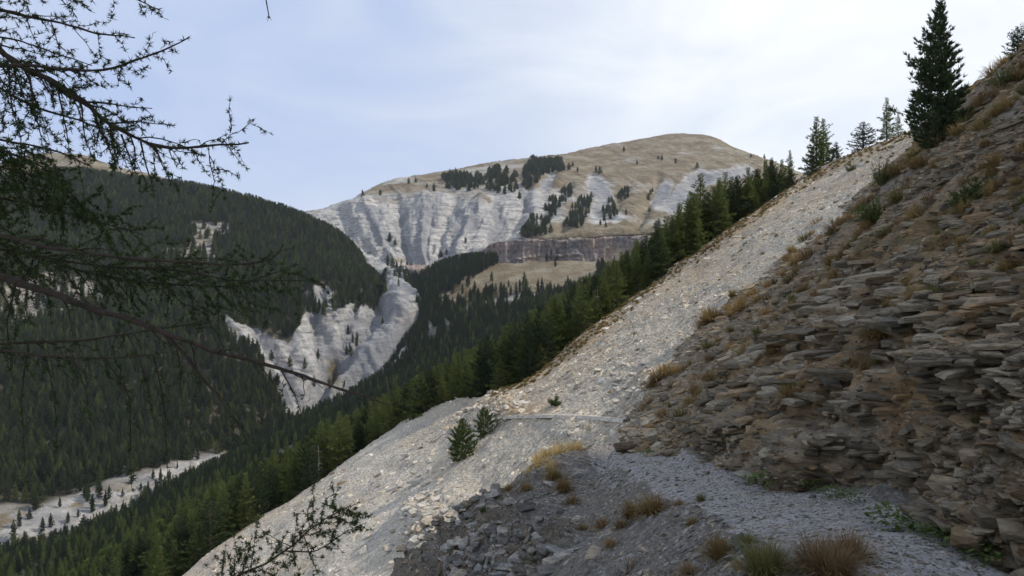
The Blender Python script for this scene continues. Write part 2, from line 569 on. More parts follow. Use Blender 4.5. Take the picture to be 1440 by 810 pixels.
# near spur with path
n0 = [('w', -9, -6, -9), ('w', -8.5, 2, -8.5), (330, 1100, 13), (480, 1000, 15), (600, 870, 17), (680, 780, 18), (745, 715, 19), (810, 680, 21.5), (850, 655, 25)]
n1 = [('w', -5, -6, -5.6), ('w', -4.4, 2, -5.4), (420, 1050, 9), (540, 900, 10.6), (600, 810, 12), (655, 747, 12.7), (700, 699, 13.4), (745, 654, 14.6), (800, 633, 16.4), (835, 628, 19), (860, 624, 23)]
n2 = [('w', -2.2, -6, -3.2), ('w', -1.7, 1, -3.1), (560, 1150, 5.2), (690, 900, 7.8), (745, 800, 9.3), (790, 730, 10.8), (820, 690, 12.3), (843, 660, 14.8), (853, 643, 17.4), (868, 628, 22.5)]
n3 = [('w', 0.1, -6, -1.55), ('w', 0.7, 1, -1.62), (1140, 822, 4.05), (1050, 742, 6.2), (965, 692, 8.6), (905, 664, 11.2), (868, 647, 14.0), (862, 636, 17.5), (870, 627, 22.3)]
n4 = [('w', 2.3, -6, -1.45), ('w', 2.9, 1, -1.52), (1452, 800, 4.3), (1335, 748, 5.1), (1200, 706, 6.6), (1080, 674, 8.7), (1000, 658, 10.7), (930, 645, 13.2), (885, 634, 16.5), (874, 625, 22)]
n5 = [('w', *(pt(q) + np.array((1.2, 0.3, 0.1)))) for q in n4]
NG = grid_from([n0, n1, n2, n3, n4, n5], 580, 370)
NN = normals(NG)
nx, ny = proj(NG)
pl = [(1290, 860), (1290, 800), (1215, 745), (1120, 702), (1030, 675), (950, 660), (890, 646), (868, 634)]
# how far is a ground point from the path's middle, in metres
pc = np.array([0.5 * (pt(a) + pt(b)) for a, b in zip([n3[0], n3[1], n3[2], n3[3], n3[4], n3[5], n3[6], n3[8]], [n4[0], n4[1], n4[2], n4[3], n4[5], n4[6], n4[8], n4[9]])])
pdist = dist_line(NG[..., 0], NG[..., 1], [tuple(q[:2]) for q in pc])
onpath = sst(0.88, 0.50, pdist + 0.22 * fbm(NG, 0.8, 3, 2))
off = 1 - onpath
st_n = NG[..., 2] * 2.6 + 0.5 * fbm(NG, 1.4, 3, 71)
lay = (st_n - np.floor(st_n))
ledge = sst(0.0, .35, lay) - 1.0 * lay
rocky = sst(0.9, 1.8, pdist) * sst(0.0, 0.35, fbm(NG, 2.0, 3, 73) + 0.55 * sst(800, 660, nx)) * sst(14.3, 12.6, NG[..., 1])
dn = off * (fbm(NG, 1.6, 4, 41) * 0.24 + fbm(NG, 0.28, 4, 45, 0.6) * 0.045) + onpath * (fbm(NG, 0.5, 4, 47) * 0.02) + rocky * (0.24 * ledge + 0.40 * fbm(NG, 0.7, 4, 75, .6, True))
NG = NG + NN * dn[..., None]
NN = normals(NG)
nx, ny = proj(NG)
ncol = np.zeros(NG.shape)
ncol[..., 0] = np.clip(onpath * 0.8 + 0.35 * sst(0, .5, fbm(NG, 1.5, 3, 51)) * off, 0, 1)
ncol[..., 1] = np.clip(rocky * 0.7, 0, 1)
isp = onpath > 0.5
spur = tag(link('shale_slope', grid_mesh('shale_slope', NG, M_NEAR, ncol, ~isp)), kind='structure')
path = tag(link('footpath', grid_mesh('footpath', NG, M_PATH, ncol, isp)), kind='structure')

# rocky wall
def U(q):
    w = pt(q) + np.array((-0.6, 1.6, -1.2))
    return ('w', *w)
def E(px, py, s=1.0):
    return SP(px, py)
w0 = [('w', *(pt(q) + np.array((-0.02, 0, -0.25)))) for q in n4[:-1]] + [E(874, 612)]
w1 = [('w', 3.0, -6, -.55), ('w', 3.45, 1, -.75), (1455, 600, 4.9), (1330, 622, 5.65), (1200, 640, 7.1), (1080, 640, 9.2), (1000, 632, 11.4), (940, 625, 14.2), (900, 616, 18), E(880, 600)]
w2 = [('w', 3.4, -6, .45), ('w', 3.8, 1, .25), (1455, 455, 5.5), (1330, 500, 6.25), (1200, 548, 7.8), (1080, 580, 10.1), (1000, 592, 12.8), (945, 594, 17), (915, 590, 23), E(900, 575)]
w3 = [('w', 5.0, -6, 2.3), ('w', 5.3, 1, 2.0), (1455, 325, 7.6), (1330, 380, 8.8), (1200, 450, 10.6), (1090, 505, 13.6), (1025, 532, 18), (975, 545, 25), (950, 545, 32), E(935, 530)]
w4 = [('w', 8.5, -6, 7), ('w', 8.5, 1, 6.4), (1460, 210, 12), (1340, 270, 14), (1220, 350, 17.5), (1120, 420, 23), (1065, 450, 29), (1020, 470, 35), (1000, 478, 39), E(985, 470)]
w5 = [('w', 13, -6, 14), ('w', 13, 2, 13), (1460, 122, 20), (1370, 170, 25), (1280, 240, 30), (1200, 310, 36), (1135, 360, 41), (1090, 388, 46), (1075, 392, 47), E(1065, 390)]
w5b = [('w', 17, -6, 20), ('w', 17, 4, 18.5), (1460, 85, 27), (1395, 135, 33), (1325, 200, 40), (1260, 255, 46), (1210, 290, 50), (1175, 312, 51.5), (1160, 322, 52), E(1150, 324)]
w6 = [('w', 24, -6, 28), ('w', 24, 6, 26), (1560, -35, 30), (1440, 64, 38), (1395, 104, 44), (1365, 135, 50), (1335, 165, 55), (1315, 185, 59), (1300, 195, 62), E(1290, 203)]  # unseen near end raised steeply to cast shade on the path
w7 = [('w', 36, -6, 33), ('w', 36, 10, 31), (1590, -10, 44), (1480, 66, 50), (1420, 120, 56), (1395, 140, 60), (1370, 165, 64), (1345, 190, 67), (1330, 200, 69), (1310, 214, 72)]
WC = [w0, w1, w2, w3, w4, w5, w5b, w6, w7]
WC = [c + [U(c[-1])] for c in WC]
WG = grid_from(WC, 780, 490)
WN = normals(WG)
wx, wy = proj(WG)
d0 = WG[..., 1]
# beds of shale: the strata coordinate climbs gently to the right and away
steep = sst(0.92, 0.70, WN[..., 2])
for (fq, amp, sd) in ((1.4, 0.42, 81), (3.8, 0.20, 91), (9.0, 0.075, 95)):
    q = WG[..., 2] + 0.13 * WG[..., 0] + 0.05 * WG[..., 1] + 0.22 * fbm(WG, 2.2, 3, sd) + .05 * fbm(WG, .5, 2, sd + 9)
    k = np.floor(q * fq)
    fr = q * fq - k
    zz = np.zeros_like(k)
    # broken blocks along each bed
    u = (0.86 * WG[..., 1] + 0.5 * WG[..., 0]) * fq * 0.42 + 13.7 * _h(k, zz, zz, sd)
    ku = np.floor(u)
    blk = _h(k, ku, zz, sd + 1)
    fu = u - ku
    edge = np.minimum(1, np.minimum(fu, 1 - fu) * 9) * np.minimum(1, np.minimum(fr, 1 - fr) * 5)
    o_ = (blk - 0.45) * (0.4 + 0.6 * edge) * amp
    far = np.clip(d0 * 0.02 * fq, 0, 1)
    WG = WG + (np.stack((WN[..., 0] - .25, WN[..., 1] - .1, WN[..., 2] * 0.35), -1) * (o_ * (1 - 0.6 * far) * (0.45 + 0.75 * steep))[..., None])
big = fbm(WG, 3.2, 4, 61) * 0.42 + fbm(WG, 0.8, 4, 63, 0.6, True) * 0.12 + np.clip(d0 / 30, 0, 1) * fbm(WG, 5.5, 4, 66, .55) * 0.55
bigw = np.ones_like(big)
WG = WG + WN * (big * sst(3.0, 6.0, d0))[..., None]
WN = normals(WG)
wx, wy = proj(WG)
wcol = np.zeros(WG.shape)
wcol[..., 0] = np.clip(sst(0.05, 0.45, fbm(WG, 3.5, 4, 101)) * .9 + .5 * sst(40, 10, dist_line(wx, wy, [(900, 590), (985, 480), (1065, 400), (1180, 315)])), 0, 1)
wcol[..., 1] = sst(0.15, 0.5, fbm(WG * np.array((1, 1, 2)), 1.3, 4, 103))
wcol[..., 2] = sst(0.02, 0.4, fbm(WG, 3.0, 4, 105)) * sst(560, 400, wy) + 0.0
wall = tag(link('rock_slope', grid_mesh('rock_slope', WG, M_WALL, wcol)), kind='structure')
wall['label'] = 'steep slope of broken brown shale beds'

# ------------------------------------------------------------------ far terrain
crest_b = [('w', *(np.array(q[1:]) + np.array((-1.2, 3.5, -1.6)))) for q in s_cr[::2]]
def row(D, zs):
    return [('w', (px - 720) / F * D, D, z) for px, z in zs]
b1 = row(100, [(-500, -95), (0, -50), (200, -39), (430, -27), (560, -20.5), (700, -14), (850, -5), (1000, 1.5), (1120, 8), (1200, 12), (1300, 17), (1400, 22)])
b2 = row(180, [(-500, -150), (-100, -95), (0, -84), (200, -66), (400, -50), (560, -38), (700, -28), (850, -14), (1000, -3), (1130, 8), (1250, 18), (1400, 30)])
b3 = row(300, [(-500, -160), (0, -112), (100, -106), (200, -94), (400, -73), (560, -57), (700, -41), (850, -22), (1000, -6), (1130, 8), (1250, 20), (1400, 34)])
b4 = row(430, [(-500, -200), (200, -125), (300, -106), (400, -88), (500, -73), (600, -57), (700, -40), (850, -17), (1000, 4), (1130, 15), (1250, 26), (1400, 45)])
b5 = row(550, [(-400, -220), (300, -140), (420, -100), (510, -80), (600, -52), (700, -31), (850, -4), (1000, 14), (1130, 26), (1250, 38), (1400, 55)])
b6 = row(650, [(-300, -240), (400, -140), (520, -85), (570, -45), (620, -14), (700, -6), (800, 5), (900, 18), (1030, 30), (1200, 44), (1400, 60)])
b7 = row(745, [(-200, -260), (400, -150), (520, -60), (560, -10), (620, 16), (680, 24), (800, 25.5), (900, 27), (1030, 40), (1200, 54), (1400, 75)])
b8 = row(860, [(-200, -290), (400, -150), (520, -60), (560, -10), (620, 10), (680, 20), (800, 23), (900, 24), (1030, 34), (1200, 48), (1400, 75)])
BG = grid_from([crest_b, b1, b2, b3, b4, b5, b6, b7, b8], 300, 250)
BN = normals(BG)
BG = BG + BN * (fbm(BG, 60, 4, 201) * 4.5 * sst(90, 200, BG[..., 1]) + fbm(BG, 14, 4, 203) * 1.2 * sst(80, 140, BG[..., 1]))[..., None]
BN = normals(BG)
bx_, by_ = proj(BG)
MEADOW = [(600, 432), (640, 400), (672, 378), (740, 369), (850, 366), (940, 366), (900, 372), (840, 380), (825, 402), (770, 412), (730, 408), (690, 418), (640, 424)]
bcol = np.zeros(BG.shape)
md = inpoly(bx_, by_, MEADOW)
bcol[..., 0] = np.where(md | (BG[..., 1] > 640), 0.9, 0.35)
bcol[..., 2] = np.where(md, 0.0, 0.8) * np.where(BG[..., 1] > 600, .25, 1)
tag(link('wooded_hillside', grid_mesh('wooded_hillside', BG, M_MOUNT, bcol)), kind='structure')

# left mountain
l_1 = [(-900, 1010, 240), (-300, 930, 270), (0, 850, 290), (60, 810, 305), (150, 760, 335), (230, 715, 370), (300, 690, 410), (420, 640, 480), (520, 600, 520), (570, 540, 560), (600, 490, 600), (600, 440, 670), (590, 400, 760)]
l0 = [(-900, 960, 255), (-300, 850, 285), (0, 778, 310), (60, 748, 325), (150, 704, 355), (230, 668, 390), (300, 646, 430), (420, 596, 500), (500, 565, 545), (560, 505, 575), (585, 465, 615), (580, 418, 690), (570, 382, 790)]
l1 = [(-900, 860, 290), (-300, 760, 320), (0, 700, 345), (60, 706, 352), (120, 694, 367), (190, 655, 397), (260, 640, 427), (330, 618, 457), (420, 576, 510), (480, 545, 550), (540, 480, 592), (562, 440, 630), (555, 400, 705), (550, 377, 800)]
l2 = [(-900, 640, 380), (-300, 600, 400), (0, 568, 425), (200, 545, 465), (320, 505, 520), (400, 500, 560), (450, 480, 590), (500, 450, 625), (535, 420, 690), (535, 388, 810)]
l3 = [(-900, 470, 480), (-300, 450, 500), (0, 430, 540), (200, 425, 590), (330, 415, 625), (430, 400, 665), (490, 400, 690), (525, 395, 740), (526, 384, 820)]
l4 = [(-900, 340, 640), (-300, 330, 660), (0, 330, 700), (200, 335, 750), (350, 340, 780), (440, 350, 795), (490, 365, 805), (518, 380, 830)]
l5 = [(-900, 240, 860), (-300, 245, 870), (0, 258, 880), (100, 250, 900), (200, 262, 900), (300, 282, 890), (380, 298, 880), (440, 320, 865), (490, 352, 850), (512, 378, 845)]
l6 = [(-900, 290, 1000), (-300, 295, 1010), (0, 305, 1010), (200, 310, 1010), (300, 325, 1000), (400, 345, 980), (480, 375, 960), (505, 395, 950)]
LG = grid_from([l_1, l0, l1, l2, l3, l4, l5, l6], 460, 360)
LN = normals(LG)
lx, ly = proj(LG)
BAD = [(300, 425), (330, 455), (372, 470), (405, 478), (428, 440), (425, 405), (455, 398), (500, 428), (520, 432), (545, 408), (540, 372), (515, 345), (560, 362), (600, 395), (600, 470), (565, 510), (500, 575), (420, 610), (395, 555), (350, 500), (318, 470)]
badf = inpoly(lx, ly, BAD).astype(float)
gul = fbm(LG @ np.array([[0.75, 0.66, 0], [-0.1, .1, 0], [0, 0, 0.10]]).T, 22, 5, 301, 0.55, True)
LG = LG + LN * (fbm(LG, 120, 4, 303) * 9 + fbm(LG, 22, 4, 305) * 2.2 + gul * 6.0 * badf * 1.3 + badf * fbm(LG, 9, 4, 307, .6, True) * 2.2)[..., None]
# gullies carved between the marl ribs
gl_dark = np.zeros(lx.shape)
wlx, wly = lx + 6 * fbm(LG, 18, 4, 350, .65), ly + 6 * fbm(LG, 18, 4, 351, .65)
for line, wd, dp in (([(540, 425), (500, 462), (460, 520), (430, 590)], 11, 14), ([(500, 428), (480, 470), (468, 505)], 6, 9), ([(560, 480), (520, 530), (500, 570)], 7, 10), ([(360, 475), (395, 520), (415, 560)], 6, 8), ([(455, 405), (440, 450), (452, 500)], 6, 8), ([(590, 440), (560, 470), (545, 510)], 7, 9), ([(540, 425), (470, 500), (425, 590)], 16, 4), ([(575, 465), (520, 505), (470, 560)], 9, 9), ([(425, 405), (450, 460), (475, 500)], 10, 8), ([(340, 440), (400, 520), (430, 580)], 9, 7)):
    e_ = np.exp(-(dist_line(wlx, wly, line) / wd) ** 2)
    LG[..., 2] -= dp * e_
    gl_dark = np.maximum(gl_dark, e_)  # the same falloff also darkens the gully lines in the colour mask
LN = normals(LG)
lx, ly = proj(LG)
lcol = np.zeros(LG.shape)
patch = sst(0.22, 0.42, fbm(LG, 55, 4, 311))
pale_patch = np.maximum(1.3 * np.exp(-((lx - 60) / 95) ** 2 - ((ly - 418) / 45) ** 2), .80 * np.exp(-((lx - 290) / 95) ** 2 - ((ly - 350) / 55) ** 2))
pale_patch = sst(0.52, 0.66, pale_patch * 0.62 + 0.42 * fbm(LG, 32, 4, 311, .6) + 0.16)
bed = (lx < 330) & (ly > 0) & (LG[..., 1] < 460)
bedw = np.interp(lx, [-300, 0, 60, 130, 200, 250, 300, 330], [55, 38, 32, 27, 21, 18, 13, 3])
bedf = bed * sst(6, -8, dist_line(lx, ly, [(-300, 825), (0, 752), (60, 742), (150, 705), (230, 672), (320, 648)]) - bedw + 12 * fbm(LG, 25, 3, 313))
bad2 = inpoly(lx + 9 * fbm(LG, 25, 3, 320), ly + 9 * fbm(LG, 25, 3, 321), BAD) * 1.0
brown_patch = np.exp(-(((lx - 468) / 11) ** 4 + ((ly - 524) / 28) ** 4))
lcol[..., 0] = np.clip(.55 * bedf * sst(-.1, .35, fbm(LG, (25, 12, 10), 4, 343, .6)) + 0.35 * sst(0, .5, fbm(LG, 30, 3, 315)) * bad2 + .3 * bedf * sst(0, .3, fbm(LG, 20, 3, 316)) + .7 * brown_patch * sst(-.5, .2, fbm(LG, 8, 4, 318)) + .5 * pale_patch, 0, 1)
lcol[..., 1] = np.clip(.75 * gl_dark * bad2 + bad2 * (sst(0.0, 0.35, fbm(LG, (30, 30, 18), 4, 317)) + 0.9 * np.exp(-((lx - 530) / 30) ** 2 - ((ly - 495) / 35) ** 2) + .7 * np.exp(-((lx - 560) / 22) ** 2 - ((ly - 425) / 40) ** 2)) + bad2 * .7 * sst(.1, .5, fbm(LG @ np.array([[0.75, 0.66, 0], [-0.1, .1, 0], [0, 0, 0.10]]).T, 7, 4, 340, .6)) + bedf * .6 * sst(-.1, .3, fbm(LG, (30, 8, 8), 4, 341, .6)), 0, 1)
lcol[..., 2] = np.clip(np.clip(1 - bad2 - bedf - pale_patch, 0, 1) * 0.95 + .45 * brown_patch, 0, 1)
lmask_open = np.clip(bad2 + bedf + pale_patch, 0, 1)
nv, nu = LG.shape[:2]
bedface = bedf > 0.55
tag(link('wooded_mountain', grid_mesh('wooded_mountain', LG, M_MOUNT, lcol, ~bedface)), kind='structure')
tag(link('river_bed', grid_mesh('river_bed', LG, M_MOUNT, lcol, bedface)), kind='structure')

# bare summit behind the left mountain
t0 = [(-900, 330, 1200), (-200, 320, 1200), (60, 320, 1200), (200, 330, 1200), (300, 345, 1200), (420, 360, 1200)]
t1 = [(-900, 230, 1350), (-200, 228, 1350), (-40, 238, 1350), (40, 220, 1350), (70, 216, 1350), (110, 217, 1350), (150, 229, 1350), (200, 242, 1350), (300, 275, 1350), (420, 320, 1350)]
t2 = [(-900, 290, 1600), (-200, 290, 1600), (60, 285, 1600), (200, 300, 1600), (300, 330, 1600), (420, 350, 1600)]
TG = grid_from([t0, t1, t2], 160, 60)
TG = TG + normals(TG) * (fbm(TG, 90, 5, 401) * 5)[..., None]
tcol = np.zeros(TG.shape)
tcol[..., 0] = 0.75
tag(link('bare_summit', grid_mesh('bare_summit', TG, M_MOUNT, tcol)), kind='structure')

# far bare mountain
f0 = [(300, 470, 760), (430, 440, 760), (540, 420, 765), (620, 415, 775), (700, 395, 785), (900, 380, 790), (1100, 372, 800), (1350, 360, 800)]
f1 = [(300, 400, 850), (430, 385, 840), (540, 374, 820), (600, 374, 800), (660, 362, 790), (690, 345, 780), (760, 336, 775), (850, 332, 772), (940, 328, 775), (1050, 320, 800), (1350, 300, 840)]
f1b = [(300, 385, 900), (430, 365, 890), (540, 358, 870), (620, 352, 860), (700, 336, 860), (800, 327, 840), (900, 322, 840), (1050, 308, 860), (1350, 290, 900)]
f2 = [(300, 350, 980), (430, 335, 970), (520, 322, 960), (650, 302, 960), (760, 290, 965), (900, 288, 970), (1050, 276, 980), (1350, 270, 1010)]
f3 = [(300, 320, 1080), (430, 312, 1060), (500, 288, 1060), (600, 270, 1070), (700, 258, 1085), (800, 248, 1100), (900, 243, 1120), (1000, 236, 1130), (1080, 248, 1130), (1180, 280, 1130), (1350, 320, 1130)]
f3b = [(300, 312, 1130), (430, 303, 1120), (500, 278, 1130), (560, 258, 1150), (650, 246, 1180), (760, 234, 1210), (880, 220, 1240), (960, 212, 1250), (1020, 220, 1230), (1080, 238, 1200), (1180, 275, 1200), (1350, 320, 1200)]
f4 = [(300, 310, 1180), (430, 297, 1180), (455, 292, 1190), (485, 283, 1200), (520, 265, 1210), (545, 255, 1220), (620, 243, 1250), (720, 228, 1290), (750, 224, 1300), (790, 219, 1310), (830, 207, 1330), (900, 197, 1350), (940, 191, 1360), (975, 191, 1360), (1005, 196, 1350), (1030, 209, 1330), (1060, 220, 1300), (1090, 231, 1280), (1180, 265, 1260), (1350, 320, 1250)]
f5 = [(300, 350, 1500), (430, 340, 1500), (560, 300, 1550), (720, 270, 1600), (900, 240, 1650), (1000, 240, 1650), (1100, 280, 1600), (1350, 350, 1500)]
FG = grid_from([f0, f1, f1b, f2, f3, f3b, f4, f5], 590, 380)
FN = normals(FG)
fx, fy = proj(FG)
# fan of marl ribs under the left shoulder, converging towards the foot
wnx = 6 * fbm(FG, 60, 3, 500)
fanc = np.arctan2(fx + wnx - 598, 470 - fy)         # angle about the point where the gullies meet
inside = inpoly(fx, fy, [(440, 300), (500, 282), (600, 276), (700, 280), (760, 296), (740, 335), (690, 345), (640, 365), (600, 378), (550, 372), (500, 350), (455, 315)]).astype(float)
K = None
def blur(a, k):
    for _ in range(k):
        a = (a + np.roll(a, 1, 0) + np.roll(a, -1, 0) + np.roll(a, 1, 1) + np.roll(a, -1, 1)) / 5
    return a
insb = blur(inside, 30)
ribph = fanc * 15.0 + 1.2 * fbm(FG, 70, 3, 501)
rib = np.abs(((ribph / np.pi) % 2) - 1) * 2 - 1
rib2 = np.abs((((fanc * 47 + 2.5 * fbm(FG, 30, 3, 502)) / np.pi) % 2) - 1) * 2 - 1
rad_ = np.hypot(fx - 598, 470 - fy)
stk = fbm(np.stack((fanc * 42, rad_ / 55, 0 * fx), -1), 1.0, 4, 560, .6)
stk2 = fbm(np.stack((fanc * 90, rad_ / 30, 0 * fx), -1), 1.0, 3, 565, .6, True)
fd = insb * (rib * 8.5 + rib2 * 1.8 + stk2 * 1.8 + stk * 1.5) + (1 - insb) * fbm(FG @ np.array([[0.9, .3, 0], [0, .05, 0], [0, 0, .12]]).T, 14, 4, 570, .6, True) * 2.5
GREY = [  # blue grey hollows (polyline, half width in px)
    ([(528, 305), (530, 330), (545, 345)], 13), ([(565, 300), (560, 320), (575, 350), (585, 365)], 8), ([(605, 295), (600, 320), (596, 345), (592, 370)], 12),
    ([(640, 295), (650, 315), (640, 330)], 8), ([(668, 300), (660, 325), (635, 340)], 7), ([(700, 292), (705, 310), (690, 335)], 9), ([(775, 250), (765, 262)], 8),
    ([(985, 245), (965, 265), (945, 285)], 13), ([(1050, 240), (1000, 248), (975, 255)], 9), ([(838, 258), (850, 275), (845, 300)], 12), ([(935, 262), (925, 280)], 10), ([(640, 355), (610, 368), (580, 375)], 8), ([(730, 262), (742, 290)], 6)]
grey = np.zeros(fx.shape)
wob_x, wob_y = fx + 7 * fbm(FG, 25, 4, 510, .65) + 5 * stk * insb, fy + 5 * fbm(FG, 25, 4, 511, .65)
for line, wd in GREY:
    dl = dist_line(wob_x, wob_y, line)
    e = sst(wd * 1.0, wd * 0.7, dl)
    grey = np.maximum(grey, e)
    fd = fd - 6 * np.exp(-(dl / wd) ** 2)
# gullies of the right half
for line in ([(800, 262), (775, 290), (755, 320)], [(880, 265), (860, 300)], [(925, 250), (910, 290), (895, 320)], [(990, 270), (960, 300)], [(745, 255), (735, 290), (720, 320)], [(830, 272), (805, 300), (790, 322)]):
    fd = fd - 7 * np.exp(-(dist_line(fx, fy, line) / 7) ** 2)
fd = fd + fbm(FG, 150, 4, 520) * 6 + fbm(FG, 30, 4, 521, .55, True) * 3.0 * (0.4 + .6 * insb)
FG = FG + FN * (fd * sst(325, 345, -(-fx)) * 1.0)[..., None]
FN = normals(FG)
fx, fy = proj(FG)
grassline = np.interp(fx, [430, 500, 560, 620, 700, 760, 800, 860, 940, 1000, 1060, 1120], [300, 284, 280, 282, 285, 270, 250, 246, 250, 238, 236, 260])
gup = sst(16, -20, fy - grassline + 16 * fbm(FG, (60, 60, 40), 4, 531))
bench = sst(310, 322, fy) * sst(715, 760, fx)
fcol = np.zeros(FG.shape)
side = sst(730, 800, fx)
streak = np.zeros(fx.shape)
for line, wd in (([(745, 252), (738, 275), (725, 320)], 12), ([(838, 255), (850, 275), (842, 315)], 14), ([(938, 258), (925, 290)], 9), ([(985, 245), (950, 290)], 15), ([(1050, 240), (990, 250)], 10), ([(800, 265), (770, 300)], 6), ([(870, 300), (860, 325)], 6), ([(900, 318), (960, 312)], 5)):
    streak = np.maximum(streak, sst(wd * 1.5, wd * .4, dist_line(fx + 5 * fbm(FG, 30, 3, 541), fy + 5 * fbm(FG, 30, 3, 542), line)))
fcol[..., 0] = np.clip(gup * (0.50 + 0.26 * sst(700, 880, fx) + 0.6 * fbm(FG, (60, 60, 25), 5, 543, .6)) + bench * 0.95 + side * (1 - gup) * (0.66 + 0.5 * fbm(FG, 45, 4, 533) - .45 * streak) + .22 * inside * sst(.1, .5, fbm(FG, 30, 3, 534)) + .6 * np.exp(-(((fx - 560) / 28) ** 2 + ((fy - 366) / 6) ** 2)) - 0.5 * grey * (1 - bench), 0, 1)
fcol[..., 1] = np.clip(grey * (0.85 + .4 * fbm(FG, 20, 3, 535)) + 0.3 * sst(.05, .45, stk) * insb * (1 - .5 * grey) + .5 * sst(.1, .5, fbm(FG, 18, 4, 536, .65)) - .3 * grey * sst(.1, .5, -stk), 0, 1)
tag(link('bare_mountain', grid_mesh('bare_mountain', FG, M_MOUNT, fcol)), kind='structure')

# cliff band on the far slope
top = [(650, 374, 776), (672, 360, 768), (690, 345, 764), (720, 339, 760), (790, 336, 757), (860, 334, 755), (940, 331, 753), (1010, 326, 755)]
kb = [(650, 392, 765), (672, 388, 757), (690, 380, 752), (720, 377, 748), (790, 375, 746), (860, 373, 744), (940, 371, 742), (1010, 366, 744)]
kt = [('w', *(pt(q) + np.array((0, 22, 0.6)))) for q in top]
KG = grid_from([kb, [('w', *(pt(q) * 0.35 + pt(t) * 0.65 + np.array((0, 3, 0)))) for q, t in zip(kb, top)], top, kt], 360, 70)
kx, ky = proj(KG)
kk = KG[..., 2] / 5.0 + .25 * fbm(KG, 25, 2, 602)
kd = np.zeros_like(KG)
kd[..., 1] = -fbm(KG * np.array((1, 1, .25)), 11, 5, 601, .6, True) * 7.0 - 1.2 * (kk - np.floor(kk)) + 5.5 * np.exp(-(((kx - 862) / 12) ** 2)) + 4.5 * sst(358, 364, ky) * np.exp(-(((kx - 780) / 25) ** 2))
kd[..., 2] = fbm(KG * np.array((1, 1, .3)), 20, 5, 605, .6) * 5.0
KG = KG + kd
tag(link('cliff_band', grid_mesh('cliff_band', KG, M_CLIFF)), 'grey and ochre rock cliff band above the tan meadow, below the bare mountain', 'cliff')
bpy.data.objects['cliff_band']['kind'] = 'structure'
del bpy.data.objects['cliff_band']['category']
# small dark crag at the head of the ravine
CG = grid_from([[(585, 398, 742), (612, 402, 740), (640, 388, 742)], [(572, 378, 748), (600, 381, 745), (618, 384, 747)], [(560, 373, 765), (592, 374, 765), (625, 378, 770)]], 70, 34)
CG = CG + normals(CG) * (fbm(CG, 9, 4, 611, .55, True) * 2.5)[..., None]
tag(link('ravine_crag', grid_mesh('ravine_crag', CG, M_CLIFF)), kind='structure')


# ------------------------------------------------------------------ stones
def hull_stone(name, seed, flat, npt=16, mat=None, elong=1.0, boxy=0.0):
    import bmesh
    r = np.random.default_rng(seed)
    p = r.normal(size=(npt, 3))
    p /= np.linalg.norm(p, axis=1, keepdims=True)
    if boxy:
        p = np.sign(p) * np.abs(p) ** (1 - boxy)
    p *= (0.8 + 0.25 * r.random((npt, 1)))
    p *= np.array((elong, 1.0 / elong ** .5, flat)) * 0.5
    bm = bmesh.new()
    for q in p: bm.verts.new(q)
    bmesh.ops.convex_hull(bm, input=bm.verts)
    for v in [v for v in bm.verts if not v.link_faces]: bm.verts.remove(v)
    me = bpy.data.meshes.new(name)
    bm.to_mesh(me)
    bm.free()
    me.materials.append(mat)
    return me


def proto_collection(name, meshes):
    c = bpy.data.collections.new(name)
    for k, me in enumerate(meshes):
        o = bpy.data.objects.new('%s_%02d' % (name, k), me)
        c.objects.link(o)
    return c


def scatter(name, pos, rot, scl, idx, coll, parent=None):
    """many small pieces as ONE object: points that carry the shapes of a collection"""
    me = bpy.data.meshes.new(name)
    me.vertices.add(len(pos))
    me.vertices.foreach_set('co', np.asarray(pos, np.float32).ravel())
    for nm, ty, data, fld in (('rot', 'FLOAT_VECTOR', rot, 'vector'), ('scl', 'FLOAT_VECTOR', scl, 'vector'), ('idx', 'INT', idx, 'value')):
        a = me.attributes.new(nm, ty, 'POINT')
        a.data.foreach_set(fld, np.ascontiguousarray(data, np.int32 if ty == 'INT' else np.float32).ravel())
    me.update()
    o = link(name, me, parent)
    ng = bpy.data.node_groups.new(name, 'GeometryNodeTree')
    ng.interface.new_socket('Geometry', in_out='INPUT', socket_type='NodeSocketGeometry')
    ng.interface.new_socket('Geometry', in_out='OUTPUT', socket_type='NodeSocketGeometry')
    N = ng.nodes
    gi, go = N.new('NodeGroupInput'), N.new('NodeGroupOutput')
    ci = N.new('GeometryNodeCollectionInfo')
    ci.inputs['Collection'].default_value = coll
    ci.inputs['Separate Children'].default_value = True
    ci.inputs['Reset Children'].default_value = True
    ip = N.new('GeometryNodeInstanceOnPoints')
    ip.inputs['Pick Instance'].default_value = True
    L = ng.links
    L.new(gi.outputs[0], ip.inputs['Points'])
    L.new(ci.outputs[0], ip.inputs['Instance'])
    for nm, ty, sk in (('rot', 'FLOAT_VECTOR', 'Rotation'), ('scl', 'FLOAT_VECTOR', 'Scale'), ('idx', 'INT', 'Instance Index')):
        na = N.new('GeometryNodeInputNamedAttribute')
        na.data_type = ty
        na.inputs['Name'].default_value = nm
        L.new(na.outputs['Attribute'], ip.inputs[sk])
    L.new(ip.outputs[0], go.inputs[0])
    md = o.modifiers.new('pieces', 'NODES')
    md.node_group = ng
    o['kind'] = 'stuff'
    return o


def stone_rot(nrm, r, tilt=0.35, bed=None, w=0.5):
    """euler angles that lay a stone's flat side on the slope (or on the bedding)"""
    out = np.zeros((len(nrm), 3))
    for i, q in enumerate(nrm):
        v = Vector(q)
        if bed is not None:
            v = (v * (1 - w) + Vector(bed) * w)
        v = v.normalized() + Vector(r.normal(size=3) * tilt)
        e = v.to_track_quat('Z', 'Y')
        e = e @ Euler((0, 0, r.random() * 6.283)).to_quaternion()
        out[i] = e.to_euler()
    return out


